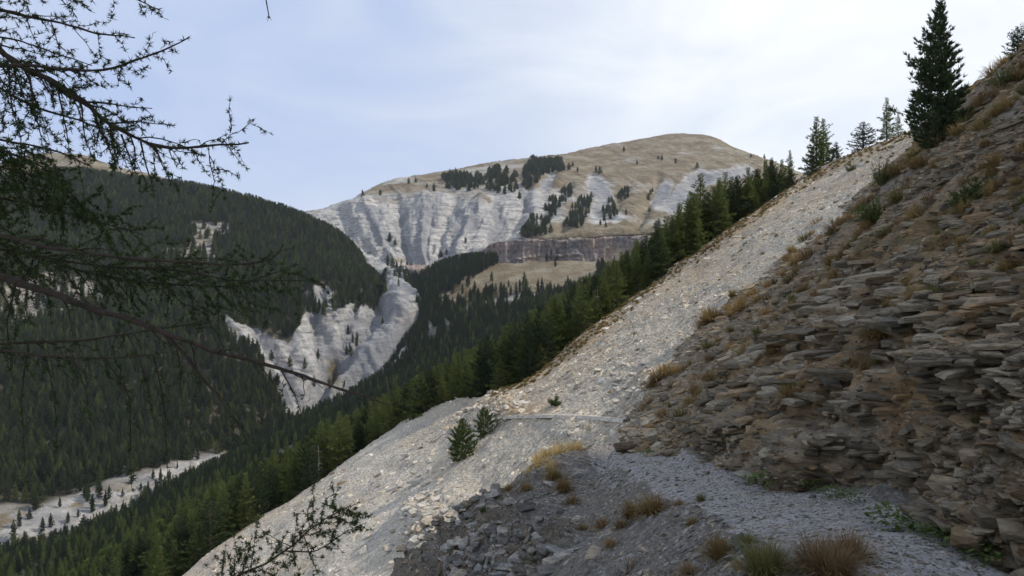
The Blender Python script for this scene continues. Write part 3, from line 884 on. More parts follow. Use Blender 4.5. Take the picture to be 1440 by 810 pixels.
def strew(parent, pref, G, N, n, size_fn, meshes, coll, dens, seed, tilt, bed=None, w=.5, keep_n=300, sink=0.15, squash=None, one='stone', rest='stones'):
    r = np.random.default_rng(seed)
    pos, nrm, gi_, gj_ = sample_grid(G, N, n, dens, seed)
    sz = size_fn(pos, r)
    px, py = proj(pos)
    vis = (pos[:, 1] > 1) & (px > -60) & (px < 2300) & (py > -260) & (py < 1150)
    pos, nrm, sz = pos[vis], nrm[vis], sz[vis]
    # keep nothing right in front of the lens
    rot = stone_rot(nrm, r, tilt, bed, w)
    scl = sz[:, None] * (0.8 + 0.45 * r.random((len(sz), 3)))
    if squash is not None: scl = scl * np.array(squash)
    pos = pos - nrm * (sz * sink)[:, None]
    idx = r.integers(0, len(meshes), len(sz))
    app = sz / pos[:, 1]
    order = np.argsort(-app)
    inview = (px[vis][order] < 1450) & (py[vis][order] < 815) & (py[vis][order] > -10)
    big = order[inview][:keep_n]
    small = np.setdiff1d(order, big)
    for k in big:
        o = link(one, meshes[idx[k]], parent)
        o.location = pos[k]
        o.rotation_euler = rot[k]
        o.scale = scl[k]
    scatter(rest, pos[small], rot[small], scl[small], idx[small], coll, parent)


pale_m = [hull_stone('stone', 10 + k, 0.35 + 0.1 * (k % 3), 13 + k, M_STONE_PALE, 1.1 + .15 * (k % 3), 0.3) for k in range(6)]
pale_c = proto_collection('pale_stone_shapes', pale_m)


def dens_scree():
    x, y = proj(SG)
    d = np.ones(SG.shape[:2]) * (0.35 + 0.9 * sst(-.1, .4, fbm(SG, 6, 3, 700)))
    d *= 1 / np.maximum(SG[..., 1], 20)
    d *= np.where((x < -80) | (x > 1500) | (y > 880), 0, 1)
    d *= 0.6 + 0.7 * sst(560, 760, x)
    d[int(.80 * SG.shape[0]):] *= 0.2
    return d


strew(scree, 's', SG, SN, 95000, lambda p, r: (0.09 + 0.075 * r.pareto(2.5, len(p))).clip(0, 0.75) * (p[:, 1] / 45) ** .4, pale_m, pale_c, dens_scree(), 3, 0.28)

wall_m = [hull_stone('rock_slab', 30 + k, 0.20 + 0.08 * (k % 3), 20 + k, M_STONE_WALL, 1.25 + .3 * (k % 3), 0.7) for k in range(8)]
wall_c = proto_collection('rock_slab_shapes', wall_m)
xw, yw = proj(WG)
dw = np.where((xw > 850) & (xw < 2200) & (yw > -200) & (yw < 1000) & (WG[..., 1] > 1.5), 1.0, 0) / np.maximum(WG[..., 1], 3) ** 1.35 * (0.3 + sst(-.2, .3, fbm(WG, 1.6, 3, 710)))
strew(wall, 'w', WG, WN, 90000, lambda p, r: (0.04 + 0.05 * r.pareto(2.2, len(p))).clip(0, 0.38) * (p[:, 1] / 12) ** .5, wall_m, wall_c, dw, 5, 0.07, (-0.16, -0.06, 1.0), 0.88, one='rock_slab', rest='rock_slabs', sink=0.12)

ledge_m = [hull_stone('rock_ledge', 130 + k, 0.20 + .05 * (k % 3), 26, M_STONE_WALL, 1.5 + .3 * (k % 3), 0.75) for k in range(6)]
ledge_c = proto_collection('rock_ledge_shapes', ledge_m)
dl_ = dw * (WN[..., 2] < .86) * (WG[..., 1] < 15) * (yw > 380)
strew(wall, 'l', WG, WN, 1500, lambda p, r: (0.09 + 0.32 * r.random(len(p)) ** 3.0) * (p[:, 1] / 7) ** .5, ledge_m, ledge_c, dl_, 15, 0.03, (-0.14, -0.05, 1.0), 0.95, one='rock_ledge', rest='rock_ledges', sink=0.25, squash=(1.35, 1.0, .85))

grey_m = [hull_stone('stone', 60 + k, 0.32 + 0.1 * (k % 3), 12 + k, M_STONE_GREY, 1.1 + .2 * (k % 3), 0.35) for k in range(6)]
grey_c = proto_collection('grey_stone_shapes', grey_m)
xn, yn = proj(NG)
base_n = np.where((xn > 560) & (xn < 1480) & (yn > 600) & (yn < 850) & (NG[..., 1] > 2), 1.0, 0) / np.maximum(NG[..., 1], 3) ** 1.4
strew(spur, 'n', NG, NN, 30000, lambda p, r: (0.022 + 0.022 * r.pareto(2.4, len(p))).clip(0, 0.20) * (p[:, 1] / 8) ** .5, grey_m, grey_c, base_n * (~isp) * (0.3 + sst(-.3, .3, fbm(NG, 1.1, 3, 720))), 6, 0.25, keep_n=260)
strew(path, 'p', NG, NN, 24000, lambda p, r: (0.016 + 0.012 * r.pareto(2.4, len(p))).clip(0, 0.09) * (p[:, 1] / 7) ** .5, grey_m, grey_c, base_n * isp, 8, 0.25, keep_n=60)


# cracked blocky outcrops: each block its own part
def outcrop(name, label, px, py, G, N, mat, n, size, spread, seed, up=0.0, bed=(0.1, -0.2, 1), flat=0.45):
    r = np.random.default_rng(seed)
    c, nn = pick(G, N, px, py)
    root = empty(name, c)
    tag(root, label, 'rock outcrop')
    ms = [hull_stone('rock_block', seed * 7 + k, flat, 18, mat, 1.2, 0.6) for k in range(4)]
    t = Vector(nn)
    for k in range(n):
        off = r.normal(size=2) * spread
        x, y = proj(c + np.array((off[0], 0, off[1])))
        p, q = pick(G, N, x, y, 9)
        o = link('rock_block', ms[k % 4], root)
        s = size * (0.55 + 0.9 * r.random())
        o.location = Vector(p - c) + Vector(q) * s * (0.05 + up * r.random())
        v = Vector(bed).normalized() + Vector(r.normal(size=3) * 0.10)
        o.rotation_euler = (v.to_track_quat('Z', 'Y') @ Euler((0, 0, r.random() * 1.0)).to_quaternion()).to_euler()
        o.scale = (s * 1.3, s, s * (0.6 + .5 * r.random()))
    return root


outcrop('rock_outcrop', 'cracked pale rock outcrop low on the scree slope, at bottom centre', 596, 722, SG, SN, M_STONE_OUT, 120, 0.34, (0.75, 1.3), 41, 0.6)
outcrop('rock_outcrop', 'grey bedded outcrop at the end of the thin track, by the forest edge', 686, 572, SG, SN, M_STONE_OUT, 60, 0.42, (1.6, 0.5), 42, 0.1)
outcrop('rock_outcrop', 'broken grey rock rib in the scree where the thin track meets the brown slope', 905, 545, SG, SN, M_STONE_OUT, 60, 0.36, (1.3, 0.8), 43, 0.1)
outcrop('rock_outcrop', 'stack of dark rounded ledges on the edge of the near grey slope', 668, 745, NG, NN, M_STONE_GREY, 110, 0.16, (0.36, 0.36), 44, 0.1, flat=.32)
outcrop('rock_outcrop', 'dark ledges at the bottom edge of the near grey slope', 700, 790, NG, NN, M_STONE_GREY, 110, 0.15, (0.5, 0.28), 45, 0.1, flat=.32)

# thin track crossing the scree: a small bench with its own tread
tp = [np.array(pick(SG, SN, x, y, 6)[0]) for x, y in [(690, 590), (720, 588), (755, 586), (790, 585), (820, 586), (850, 588), (880, 592)]]
tp = hermite(np.linspace(0, 1, 7), np.array(tp), np.linspace(0, 1, 90))
tp[:, 2] += 0.07
dn_ = np.array((-0.75, -0.65, 0.0))
wob = fbm(tp, 1.2, 3, 800)[:, None]
TR = np.array([tp - dn_ * 0.35, tp - dn_ * 0.25 + np.array((0, 0, .04)), tp + dn_ * (0.12 + .06 * wob) + np.array((0, 0, .03)), tp + dn_ * (0.22 + 0.08 * wob) - np.array((0, 0, .13))])
tc_ = np.zeros(TR.shape); tc_[..., 2] = 1.0
tr = tag(link('track', grid_mesh('track', TR, M_SCREE, tc_)), kind='structure')


# ------------------------------------------------------------------ trees
def frame(D):
    D = D / (np.linalg.norm(D, axis=1, keepdims=True) + 1e-9)
    up = np.where(np.abs(D[:, 2:3]) > .9, np.array((1., 0, 0)), np.array((0, 0, 1.)))
    A = np.cross(D, up); A /= np.linalg.norm(A, axis=1, keepdims=True) + 1e-9
    return D, A, np.cross(D, A)


def needle_tris(Pn, D, size, k, wid, spread, r):
    """k thin triangles fanning out from every point"""
    n = len(Pn)
    D, A, B = frame(D)
    Pn, D, A, B = (np.repeat(a, k, 0) for a in (Pn, D, A, B))
    s = np.repeat(np.broadcast_to(size, (n,)), k)[:, None] * (0.6 + 0.6 * r.random((n * k, 1)))
    a = r.random((n * k, 1)) * 6.283
    sp = spread * (0.3 + 0.9 * r.random((n * k, 1)))
    dr = D + (A * np.cos(a) + B * np.sin(a)) * sp
    dr /= np.linalg.norm(dr, axis=1, keepdims=True)
    sd = np.cross(dr, r.normal(size=dr.shape)); sd /= np.linalg.norm(sd, axis=1, keepdims=True) + 1e-9
    b0 = Pn + dr * s * 0.05
    V = np.stack((b0 - sd * s * wid, b0 + sd * s * wid, Pn + dr * s), 1).reshape(-1, 3)
    return V, np.arange(len(V)).reshape(-1, 3)


def tube(path, rad, k=5):
    path = np.asarray(path, float)
    rad = np.broadcast_to(rad, (len(path),))
    T = np.gradient(path, axis=0)
    T, A, B = frame(T)
    a = np.arange(k) * 6.2832 / k
    V = path[:, None] + rad[:, None, None] * (A[:, None] * np.cos(a)[None, :, None] + B[:, None] * np.sin(a)[None, :, None])
    n = len(path)
    i = np.arange(n - 1)[:, None] * k
    j = np.arange(k)[None]
    j2 = (j + 1) % k
    Q = np.stack((i + j, i + j2, i + k + j2, i + k + j), -1).reshape(-1, 4)
    return V.reshape(-1, 3), Q


def join_tq(parts):
    V, Fc, o = [], [], 0
    for v, f in parts:
        V.append(v)
        if f.shape[1] == 4:
            f = np.concatenate((f[:, [0, 1, 2]], f[:, [0, 2, 3]]))
        Fc.append(f + o)
        o += len(v)
    return np.concatenate(V), np.concatenate(Fc)


def conifer(kind, seed, h=10.0, width=0.2, nb=110, per=9, k=5, csize=0.42, wid=0.13, low=0.06, boughs=True, ragged=0.25):
    r = np.random.default_rng(seed)
    tk = [tube(np.array([(0.0, 0, -1.2), (0, 0, 0), (.04 * h * .1 * r.normal(), 0, h * .5), (0, 0, h * .985)]), np.array((0.022, .018, .010, .002)) * h, 6)]
    P0, D0, br, Z0 = [], [], [], []
    side = 1 + 0.25 * r.normal(size=6)
    for b in range(nb):
        t = low + (1 - low) * (b + r.random()) / nb
        t = 1 - (1 - t) ** 1.12
        az = b * 2.399 + r.normal() * 0.35
        if kind == 'pine':
            prof = min(1.0, 0.50 + 2.2 * t) * (1 - t) ** 0.72 + 0.03
        else:
            prof = min(1.0, 0.6 + 2 * t) * (1 - t) ** 0.85 + 0.025
        L = h * width * prof * (1 + ragged * r.normal()) * side[int((az % 6.283) / 6.2832 * 6) % 6]
        L = max(L, 0.03 * h)
        if r.random() < .06: L *= 0.4
        el = (-0.15 + 0.75 * t + 0.12 * r.normal()) if kind == 'larch' else (0.02 + 0.6 * t + 0.15 * r.normal())
        d = np.array((math.cos(az) * math.cos(el), math.sin(az) * math.cos(el), math.sin(el)))
        sd = np.array((-math.sin(az), math.cos(az), 0))
        m = max(3, int(per * (0.35 + L / (h * width))))
        s = 0.12 + 0.9 * r.random(m) ** 0.75
        s = np.concatenate((s, [1.0]))
        bend = (0.12 if kind == 'larch' else 0.30) * L
        base = np.array((0, 0, t * h))
        lat = r.normal(size=m + 1) * 0.15 * L * (1.15 - s) * 1.3
        lat[-1] = 0
        pts = base + d * (s * L)[:, None] + np.array((0, 0, 1.)) * (bend * (s ** 2 - s * (.9 if kind == 'larch' else .55)))[:, None] + sd * lat[:, None] - np.array((0, 0, 1.)) * (np.abs(lat) * .3)[:, None]
        P0.append(pts)
        if kind == 'larch':
            dd = d * 0.8 + sd * np.sign(lat)[:, None] * 0.5 + np.array((0, 0, 0.1)) + r.normal(size=(m + 1, 3)) * .35
        else:
            dd = d * 0.55 + sd * np.sign(lat)[:, None] * 0.35 + np.array((0, 0, 0.75)) + r.normal(size=(m + 1, 3)) * .25
        D0.append(dd)
        Z0.append(np.full(m + 1, 0.38 + 0.62 * min(1, (1 - t) * 2.2)))
        if boughs:
            q = np.array([0, .5, 1.0])
            bp = base + d * (q * L)[:, None] + np.array((0, 0, 1.)) * (bend * (q ** 2 - q * (.9 if kind == 'larch' else .55)))[:, None]
            br.append(tube(bp, np.array((.006, .003, .001)) * h * (.4 + .6 * (1 - t)), 3))
    Pn, D = np.concatenate(P0), np.concatenate(D0)
    V, T = needle_tris(Pn, D, csize * h / 10 * np.concatenate(Z0), k, wid, 0.75 if kind == 'larch' else 0.55, r)
    return mesh_np('trunk', *join_tq(tk + br), M_BARK), (V, T)


LARCH = []
for k in range(5):
    tr_, (V, T) = conifer('larch', 900 + k, 10, 0.19 + .025 * (k % 3), 120, 11, 5, 0.50, 0.10, low=.05)
    LARCH.append((tr_, mesh_np('crown', V, T, M_LARCH)))
PINE = []
for k in range(5):
    tr_, (V, T) = conifer('pine', 950 + k, 10, 0.23 + .03 * (k % 3), 110, 12, 6, 0.46, 0.13, low=.03)
    PINE.append((tr_, mesh_np('crown', V, T, M_PINE)))
# airy larches that stand against the sky
AIRY = []
for k in range(2):
    tr_, (V, T) = conifer('larch', 980 + k, 10, 0.23, 120, 13, 6, 0.48, 0.11, low=.08, ragged=.35)
    AIRY.append((tr_, mesh_np('crown', V, T, M_LARCH)))


def low_conifer(seed, mat, wd=0.17, n=16):
    r = np.random.default_rng(seed)
    V = []
    h = 10.0
    for k in range(n):
        t = 0.03 + 0.93 * k / (n - 1)
        rad = h * wd * (1 - t) ** 0.8 + .12
        m = 11 if t < .7 else 6
        for j in range(m):
            a = (j + r.random() * .8) / m * 6.283 + k
            L = rad * (0.7 + 0.55 * r.random())
            z = t * h + r.normal() * .12
            tip = np.array((math.cos(a) * L, math.sin(a) * L, z - 0.10 * L - .1 + .3 * r.random()))
            w = 0.42 * rad + .08
            s = np.array((-math.sin(a), math.cos(a), 0)) * w
            b = np.array((math.cos(a), math.sin(a), 0)) * L * .25
            V += [b - s + np.array((0, 0, z + .5)), b + s + np.array((0, 0, z + .45)), tip]
            V += [b * 2 - s * .8 + np.array((0, 0, z + .1)), b * 2 + s * .6 + np.array((0, 0, z + .35)), tip * np.array((.9, .9, 1)) - np.array((0, 0, .45))]
    V += [np.array(q, float) for q in ((-.12, 0, -1.5), (.12, 0, -1.5), (0, 0, 9.9), (0, -.12, -1.5), (0, .12, -1.5), (0, 0, 9.9))]
    V = np.array(V)
    return mesh_np('conifer', V, np.arange(len(V)).reshape(-1, 3), mat)


def far_conifer(k, kind, mat, nb, per, cs, wd, wid, kn=5):
    t_, (V, T) = conifer(kind, 1300 + k, 10, wd, nb, per, kn, cs, wid, low=.04, boughs=False)
    V = np.concatenate((V, np.array(((-.12, 0, -1.5), (.12, 0, -1.5), (0, 0, 9.9), (0, -.12, -1.5), (0, .12, -1.5), (0, 0, 9.9)))))
    return mesh_np('conifer', V, np.arange(len(V)).reshape(-1, 3), mat)


FARM = [far_conifer(k, 'pine', M_FPINE, 60, 7, 0.85, 0.15 + .03 * (k % 3), .22) for k in range(5)] + [far_conifer(9, 'larch', M_LARCH, 60, 7, 0.85, .17, .2)]
MIDM = [far_conifer(20 + k, 'pine', M_PINE, 90, 11, 0.6, 0.17 + .03 * (k % 3), .15, 6) for k in range(5)] + [far_conifer(29, 'larch', M_LARCH, 100, 10, 0.6, .18, .13, 6)]
FARC = proto_collection('far_conifer_shapes', FARM)
MIDC = proto_collection('mid_tree_shapes', MIDM)


def crest_y(px):
    return np.interp(px, [q[0] for q in CREST], [q[1] for q in CREST])


# --- collect every tree: position, height, kind
trees = []      # (pos, h, kind, zone)


def add_trees(G, N, n, dens, hfun, zone, seed, larch_fn):
    r = np.random.default_rng(seed)
    pos, nrm, i, j = sample_grid(G, N, n, dens, seed)
    h = hfun(pos, r)
    px, py = proj(pos)
    tx, ty = proj(pos + np.array((0, 0, 1)) * h[:, None])
    vis = (pos[:, 1] > 30) & (px > -70) & (px < 1300) & (ty < 840)
    cy = crest_y(px)
    vis &= ~((ty > cy) & (px > 215)) 
    if zone == 'L':
        # behind the near hillside nothing of the far trees shows below this line
        pass
    lf = larch_fn(pos, px, py, r)
    for k in np.nonzero(vis)[0]:
        trees.append((pos[k], h[k], 'larch' if lf[k] else 'pine', zone))


bx_, by_ = proj(BG)
D = BG[..., 1]
meadow_grow = inpoly(bx_, by_, MEADOW)
bden = np.where(D > 62, 1.0, 0) * np.where(meadow_grow, 0.02, 1.0)
bden = bden * np.where(D > 690, 0.05, 1) * np.where((D > 600) & (bx_ > 690), .35, 1)
strip = dist_line(bx_, by_, [(560, 440), (640, 385), (680, 365)]) < 17
bden = np.where(strip, 1.6, bden)
bden *= 0.65 + .5 * sst(-.3, .3, fbm(BG, 28, 3, 901))
bden *= np.where((bx_ < -90) | (bx_ > 1100), 0, 1)
near_d = np.clip(170 / np.maximum(D, 60), 0.75, 1.9)
add_trees(BG, BN, 15000, bden * near_d ** 1.5, lambda p, r: np.where(p[:, 1] > 480, 10.5, 10.5) * (0.55 + 0.65 * r.random(len(p))), 'B', 11,
          lambda p, x, y, r: (r.random(len(p)) < np.interp(p[:, 1], [60, 220, 330, 700], [0.72, 0.66, .22, .1])))

lx, ly = proj(LG)
lden = np.clip(1 - lmask_open, 0, 1) * np.where((lx < -90), 0, 1)
lden = lden * np.where(ly > 690, .5, 1)
lden = np.maximum(lden, 0.012 * bad2 * (fbm(LG, 40, 3, 930) > 0.1))
lden = np.maximum(lden, 0.12 * pale_patch)
lden = np.maximum(lden, 0.03 * bedf * (fbm(LG, 25, 3, 931) > -.1))
for line, wd in (([(430, 400), (440, 440), (470, 440)], 7), ([(500, 480), (490, 500)], 4), ([(480, 300), (520, 430)], 12), ([(350, 440), (400, 470)], 5), ([(470, 425), (500, 432)], 6), ([(566, 385), (592, 420), (600, 455), (580, 490)], 7), ([(545, 372), (548, 400)], 4)):
    lden = np.where(dist_line(lx, ly, line) < wd, np.maximum(lden, .5), lden)
lden = np.where(badf * (ly < 420) * (lx > 520) * (lx < 572), 0.04, lden)
add_trees(LG, LN, 16000, lden * np.clip(420 / LG[..., 1], .5, 1.3), lambda p, r: np.interp(p[:, 1], [300, 500, 900], [15.5, 14, 12.5]) * (0.55 + 0.6 * r.random(len(p))), 'L', 12,
          lambda p, x, y, r: r.random(len(p)) < 0.17)

fx, fy = proj(FG)
FPOLY = [[(622, 252), (640, 248), (682, 252), (680, 266), (655, 271), (625, 265)], [(685, 243), (700, 238), (728, 248), (727, 268), (705, 274), (686, 270)],
         [(735, 250), (745, 228), (790, 230), (788, 240), (760, 245), (752, 266), (734, 270)], [(726, 336), (742, 315), (780, 280), (800, 262), (803, 275), (780, 300), (765, 330)],
         [(788, 322), (800, 300), (816, 275), (830, 278), (828, 305), (815, 322)], [(842, 308), (860, 285), (880, 265), (885, 272), (866, 300), (850, 315)]]
fden = np.zeros(fx.shape)
for pl_ in FPOLY:
    fden = np.maximum(fden, inpoly(fx + 7 * fbm(FG, 22, 3, 912), fy + 6 * fbm(FG, 22, 3, 913), pl_) * 1.0)
fdots = [(915, 272), (917, 268), (912, 280), (913, 297), (926, 318), (922, 320), (925, 222), (930, 224), (870, 210), (878, 211), (845, 315), (852, 318), (700, 240), (800, 237), (806, 232), (812, 240), (838, 241), (843, 243),
         (672, 240), (660, 245), (610, 268), (600, 262), (548, 338), (555, 343), (628, 357), (655, 340), (620, 360), (702, 232), (895, 230), (980, 235), (1025, 216), (1033, 217), (1040, 217), (1048, 220), (1056, 219), (1065, 222),
         (1075, 223), (950, 228), (870, 335), (775, 326), (905, 332), (880, 300), (730, 278), (640, 262), (585, 255), (575, 257), (534, 273), (510, 276)]
fden *= sst(-.55, -.15, fbm(FG, 16, 3, 911))
add_trees(FG, FN, 1500, fden, lambda p, r: 13 * (0.6 + 0.6 * r.random(len(p))), 'F', 13, lambda p, x, y, r: r.random(len(p)) < 0.0)
for (x, y) in fdots:
    p, _ = pick(FG, FN, x, y + 2, 7)
    trees.append((p, 6.5 + 6 * random.random(), 'pine', 'F'))
for (x, y) in [(735, 395), (738, 398), (692, 412), (775, 372), (665, 405), (660, 400), (715, 402), (765, 371), (820, 374), (690, 395), (650, 412), (700, 370), (770, 368), (782, 374), (784, 370), (806, 374), (720, 415), (740, 414)]:
    p, _ = pick(BG, BN, x, y + 2, 10)
    trees.append((p, 6 + 5 * random.random(), 'pine', 'B'))
for (x, y) in [(565, 378), (572, 382), (580, 384), (558, 380), (590, 386), (552, 374), (575, 392), (585, 395), (545, 365), (569, 390), (596, 389), (561, 388)]:
    p, _ = pick(LG, LN, x, y + 4, 14)
    trees.append((p, 9 + 5 * random.random(), 'pine', 'L'))

# the row of larches and pines along the scree crest, by hand: x, y of the top, x of the foot
row_t = [(985, 245, 'larch'), (1003, 262, 'larch'), (1020, 243, 'larch'), (1038, 255, 'larch'), (1052, 236, 'larch'), (1068, 238, 'larch'), (1085, 246, 'larch'), (1098, 250, 'pine'), (955, 290, 'larch'), (970, 275, 'larch'), (938, 305, 'larch'), (946, 318, 'pine'),
         (925, 332, 'pine'), (900, 348, 'larch'), (885, 372, 'larch'), (868, 368, 'larch'), (850, 380, 'larch'), (838, 390, 'pine'), (820, 400, 'larch'), (808, 420, 'pine'), (790, 435, 'larch'), (775, 440, 'larch'), (760, 452, 'pine'), (748, 480, 'pine'), (735, 470, 'larch'),
         (1000, 300, 'larch'), (1030, 290, 'larch'), (1060, 262, 'larch'), (905, 395, 'larch'), (870, 410, 'pine'), (965, 318, 'larch'), (985, 310, 'larch'), (715, 488, 'pine'), (700, 500, 'larch'), (680, 505, 'pine'), (662, 520, 'larch'), (645, 528, 'pine'), (620, 535, 'larch'),
         (600, 548, 'pine'), (585, 555, 'larch'), (565, 560, 'pine'), (548, 565, 'larch'), (530, 575, 'larch'), (505, 585, 'pine'), (490, 592, 'larch'), (470, 600, 'larch'), (450, 615, 'larch'), (436, 622, 'pine'), (415, 635, 'larch'), (398, 645, 'larch'), (380, 655, 'pine'),
         (362, 668, 'larch'), (345, 678, 'larch'), (330, 690, 'larch'), (312, 700, 'pine'), (300, 720, 'larch'), (280, 735, 'larch'), (262, 748, 'pine'), (245, 760, 'larch'), (225, 770, 'larch')]
for k in range(52):
    x = random.uniform(905, 1100)
    row_t.append((x, float(np.interp(x, [905, 940, 985, 1020, 1060, 1100], [350, 305, 258, 250, 246, 256])) + random.uniform(-2, 34), 'larch' if random.random() < .85 else 'pine'))
for k in range(34):
    x = random.uniform(600, 905)
    row_t.append((x, float(crest_y(x)) - random.uniform(38, 72), 'larch' if random.random() < .6 else 'pine'))
crest_trees = []
for k, (x, y, kd_) in enumerate(row_t):
    cy = float(crest_y(x))
    wpt = np.array(SP(x, cy)[1:])
    back = 3.0 + 9 * random.random()
    dback = wpt[1] + back
    foot = P(x, cy + 4 + back * .6, dback)
    top_ = P(x, y, dback)
    crest_trees.append((foot, max(2.5, top_[2] - foot[2]), kd_))
for (x, y, hb) in [(40, 728, 4), (70, 742, 5), (95, 735, 4), (62, 748, 5), (110, 728, 3), (130, 715, 4), (148, 712, 6), (155, 700, 5), (186, 680, 4), (200, 690, 3), (215, 672, 4), (172, 700, 3), (235, 672, 3), (28, 745, 6), (85, 715, 4), (120, 702, 5), (50, 715, 5), (250, 660, 3), (20, 760, 7), (140, 700, 6)]:
    p, _ = pick(LG, LN, x, y, 14)
    trees.append((p, hb * 1.3, 'pine', 'L'))
for (p, h, kd_) in crest_trees:
    trees.append((p, h, kd_, 'C'))

P_ = np.array([t[0] for t in trees]); H_ = np.array([t[1] for t in trees])
app = H_ / P_[:, 1]
kinds = np.array([t[2] for t in trees]); zones = np.array([t[3] for t in trees])
pxs, pys = proj(P_)


def tree_copy(root, loc, h, rz, label, group, wf=1.0):
    r0 = root.copy()
    COL.objects.link(r0)
    s = h / 10.0
    r0.location = tuple(loc)
    r0.rotation_euler = (0, 0, rz)
    r0.scale = (s * wf, s * wf, s)
    r0['label'] = label
    if group: r0['group'] = group
    for ch in list(root.children):
        c = ch.copy()
        COL.objects.link(c)
        c.parent = r0
    return r0


def proto_tree(name, cat, meshes, loc=(0, 0, 0)):
    o = empty(name, loc)
    o['category'] = cat
    link('trunk', meshes[0], o)
    link('crown', meshes[1], o)
    return o


TL = [proto_tree('larch_tree', 'larch', m) for m in LARCH]
TP = [proto_tree('pine_tree', 'pine', m) for m in PINE]
TA = [proto_tree('larch_tree', 'larch', m) for m in AIRY]

ind = np.zeros(len(trees), bool)
for kd_ in ('larch', 'pine'):
    kk_ = np.nonzero(kinds == kd_)[0]
    o_ = kk_[np.argsort(-app[kk_] - (zones[kk_] == 'C') * 1.0)]
    ind[o_[:270 if kd_ == 'larch' else 230]] = True
iso = (zones == 'F') & (np.arange(len(trees)) > 0)
isoF = [k for k in np.nonzero(iso)[0]][-len(fdots):]
LBL = {
    ('larch', 'C'): ('light green larch in the front row along the upper edge of the pale scree', 'larches along the scree crest'),
    ('pine', 'C'): ('dark pine in the front row along the upper edge of the pale scree', 'pines along the scree crest'),
    ('larch', 'B'): ('green larch in the forest on the slope behind the scree crest', 'larches behind the scree crest'),
    ('pine', 'B'): ('dark pine in the forest on the slope behind the scree crest', 'pines behind the scree crest'),
    ('larch', 'L'): ('larch in the dark forest above the dry river bed at left', 'larches above the river bed'),
    ('pine', 'L'): ('pine in the dark forest above the dry river bed at left', 'pines above the river bed'),
    ('pine', 'F'): ('small lone pine dotted on the bare far mountain', 'lone pines on the far mountain')}
ONES = ['', 'first', 'second', 'third', 'fourth', 'fifth', 'sixth', 'seventh', 'eighth', 'ninth', 'tenth', 'eleventh', 'twelfth', 'thirteenth', 'fourteenth', 'fifteenth', 'sixteenth', 'seventeenth', 'eighteenth', 'nineteenth']
TENS = {2: 'twent', 3: 'thirt', 4: 'fort', 5: 'fift', 6: 'sixt', 7: 'sevent', 8: 'eight', 9: 'ninet'}


def ordinal(n):
    if n == 100: return 'hundredth'
    if n > 100: return 'hundred and ' + ordinal(n - 100)
    if n < 20: return ONES[n]
    return TENS[n // 10] + ('ieth' if n % 10 == 0 else 'y-' + ONES[n % 10])


crow = np.nonzero(zones == 'C')[0]
rank = {k: i + 1 for i, k in enumerate(crow[np.argsort(-pxs[crow])])}
for k in np.nonzero(ind)[0]:
    kd_, zn = kinds[k], zones[k]
    proto = random.choice(TL if kd_ == 'larch' else TP)
    lb, gp = LBL[(kd_, zn)]
    if zn == 'C':
        lb = ('light green larch' if kd_ == 'larch' else 'dark pine') + ' in the front row along the scree crest, %s tree from the right' % ordinal(rank[k])
        lb = lb.replace('in the front row along', 'on')
        gp = None
    elif zn == 'B':
        x_ = pxs[k]
        pl_ = 'at the bottom left corner' if x_ < 130 else 'below the dry river bed' if x_ < 300 else 'left of the middle, behind the scree crest' if x_ < 450 else 'below the pale ravine, behind the scree crest' if x_ < 600 else 'in the middle, behind the scree crest' if x_ < 760 else 'right of the middle' if x_ < 900 else 'high behind the front row at right'
        lb = ('green larch' if kd_ == 'larch' else 'dark pine') + ' in the wooded slope ' + pl_
        gp = ('larches ' if kd_ == 'larch' else 'pines ') + pl_.replace(',', '')
    tree_copy(proto, P_[k], H_[k], random.random() * 6.28, lb, gp, (1.1 if zn == 'C' else .9) + .35 * random.random())
rest = np.nonzero(~ind)[0]
for zn, nm in (('B', 'hillside_forest'), ('L', 'mountain_forest'), ('F', 'far_pine_wood')):
    kk_ = [k for k in rest if zones[k] == zn]
    if not kk_: continue
    kk_ = np.array(kk_)
    rr = np.random.default_rng(5)
    n_ = len(kk_)
    s = (H_[kk_] / 10)[:, None] * np.stack((0.85 + .4 * rr.random(n_), 0.85 + .4 * rr.random(n_), np.ones(n_)), 1) * (np.array((1.5, 1.5, 1)) if zn == 'F' else 1)
    rot = np.stack((np.zeros(n_), np.zeros(n_), rr.random(n_) * 6.28), 1)
    idx = np.where(kinds[kk_] == 'larch', 5, rr.integers(0, 5, n_))
    o = scatter(nm, P_[kk_], rot, s, idx, MIDC if zn == 'B' else FARC)
    tag(o, {'B': 'dense dark conifer forest on the slope behind the scree', 'L': 'dense dark conifer forest covering the left mountain', 'F': 'clumps of dark pines on the bare far mountain'}[zn], 'forest')
print('TREES', len(trees), ind.sum(), {z: int((zones == z).sum()) for z in 'BLFC'})


def tree_at(meshes_proto, px, py, top_y, G, N, label, d=None, wf=1.0, rz=0.0, sink=0.2):
    if d is None:
        p, _ = pick(G, N, px, py, 8)
    else:
        p = P(px, py, d)
    h = P(px, top_y, p[1])[2] - p[2]
    p = np.array(p) - np.array((0, 0, sink))
    return tree_copy(meshes_proto, p, h + sink, rz, label, None, wf)


# the big dark pine on the right
tr_, (V, T) = conifer('pine', 2001, 10, 0.265, 260, 20, 7, 0.36, 0.12, low=.015, ragged=.2)
big = proto_tree('pine_tree', 'pine', (tr_, mesh_np('crown', V, T, M_PINE)))
big['label'] = 'tall dark dense pine standing alone on the slope at upper right'
p, _ = pick(WG, WN, 1322, 203, 8)
hh = P(1322, 4, p[1])[2] - p[2]
big.location = p - np.array((0, 0, .3)); s = (hh + .3) / 10
big.scale = (s, s, s)
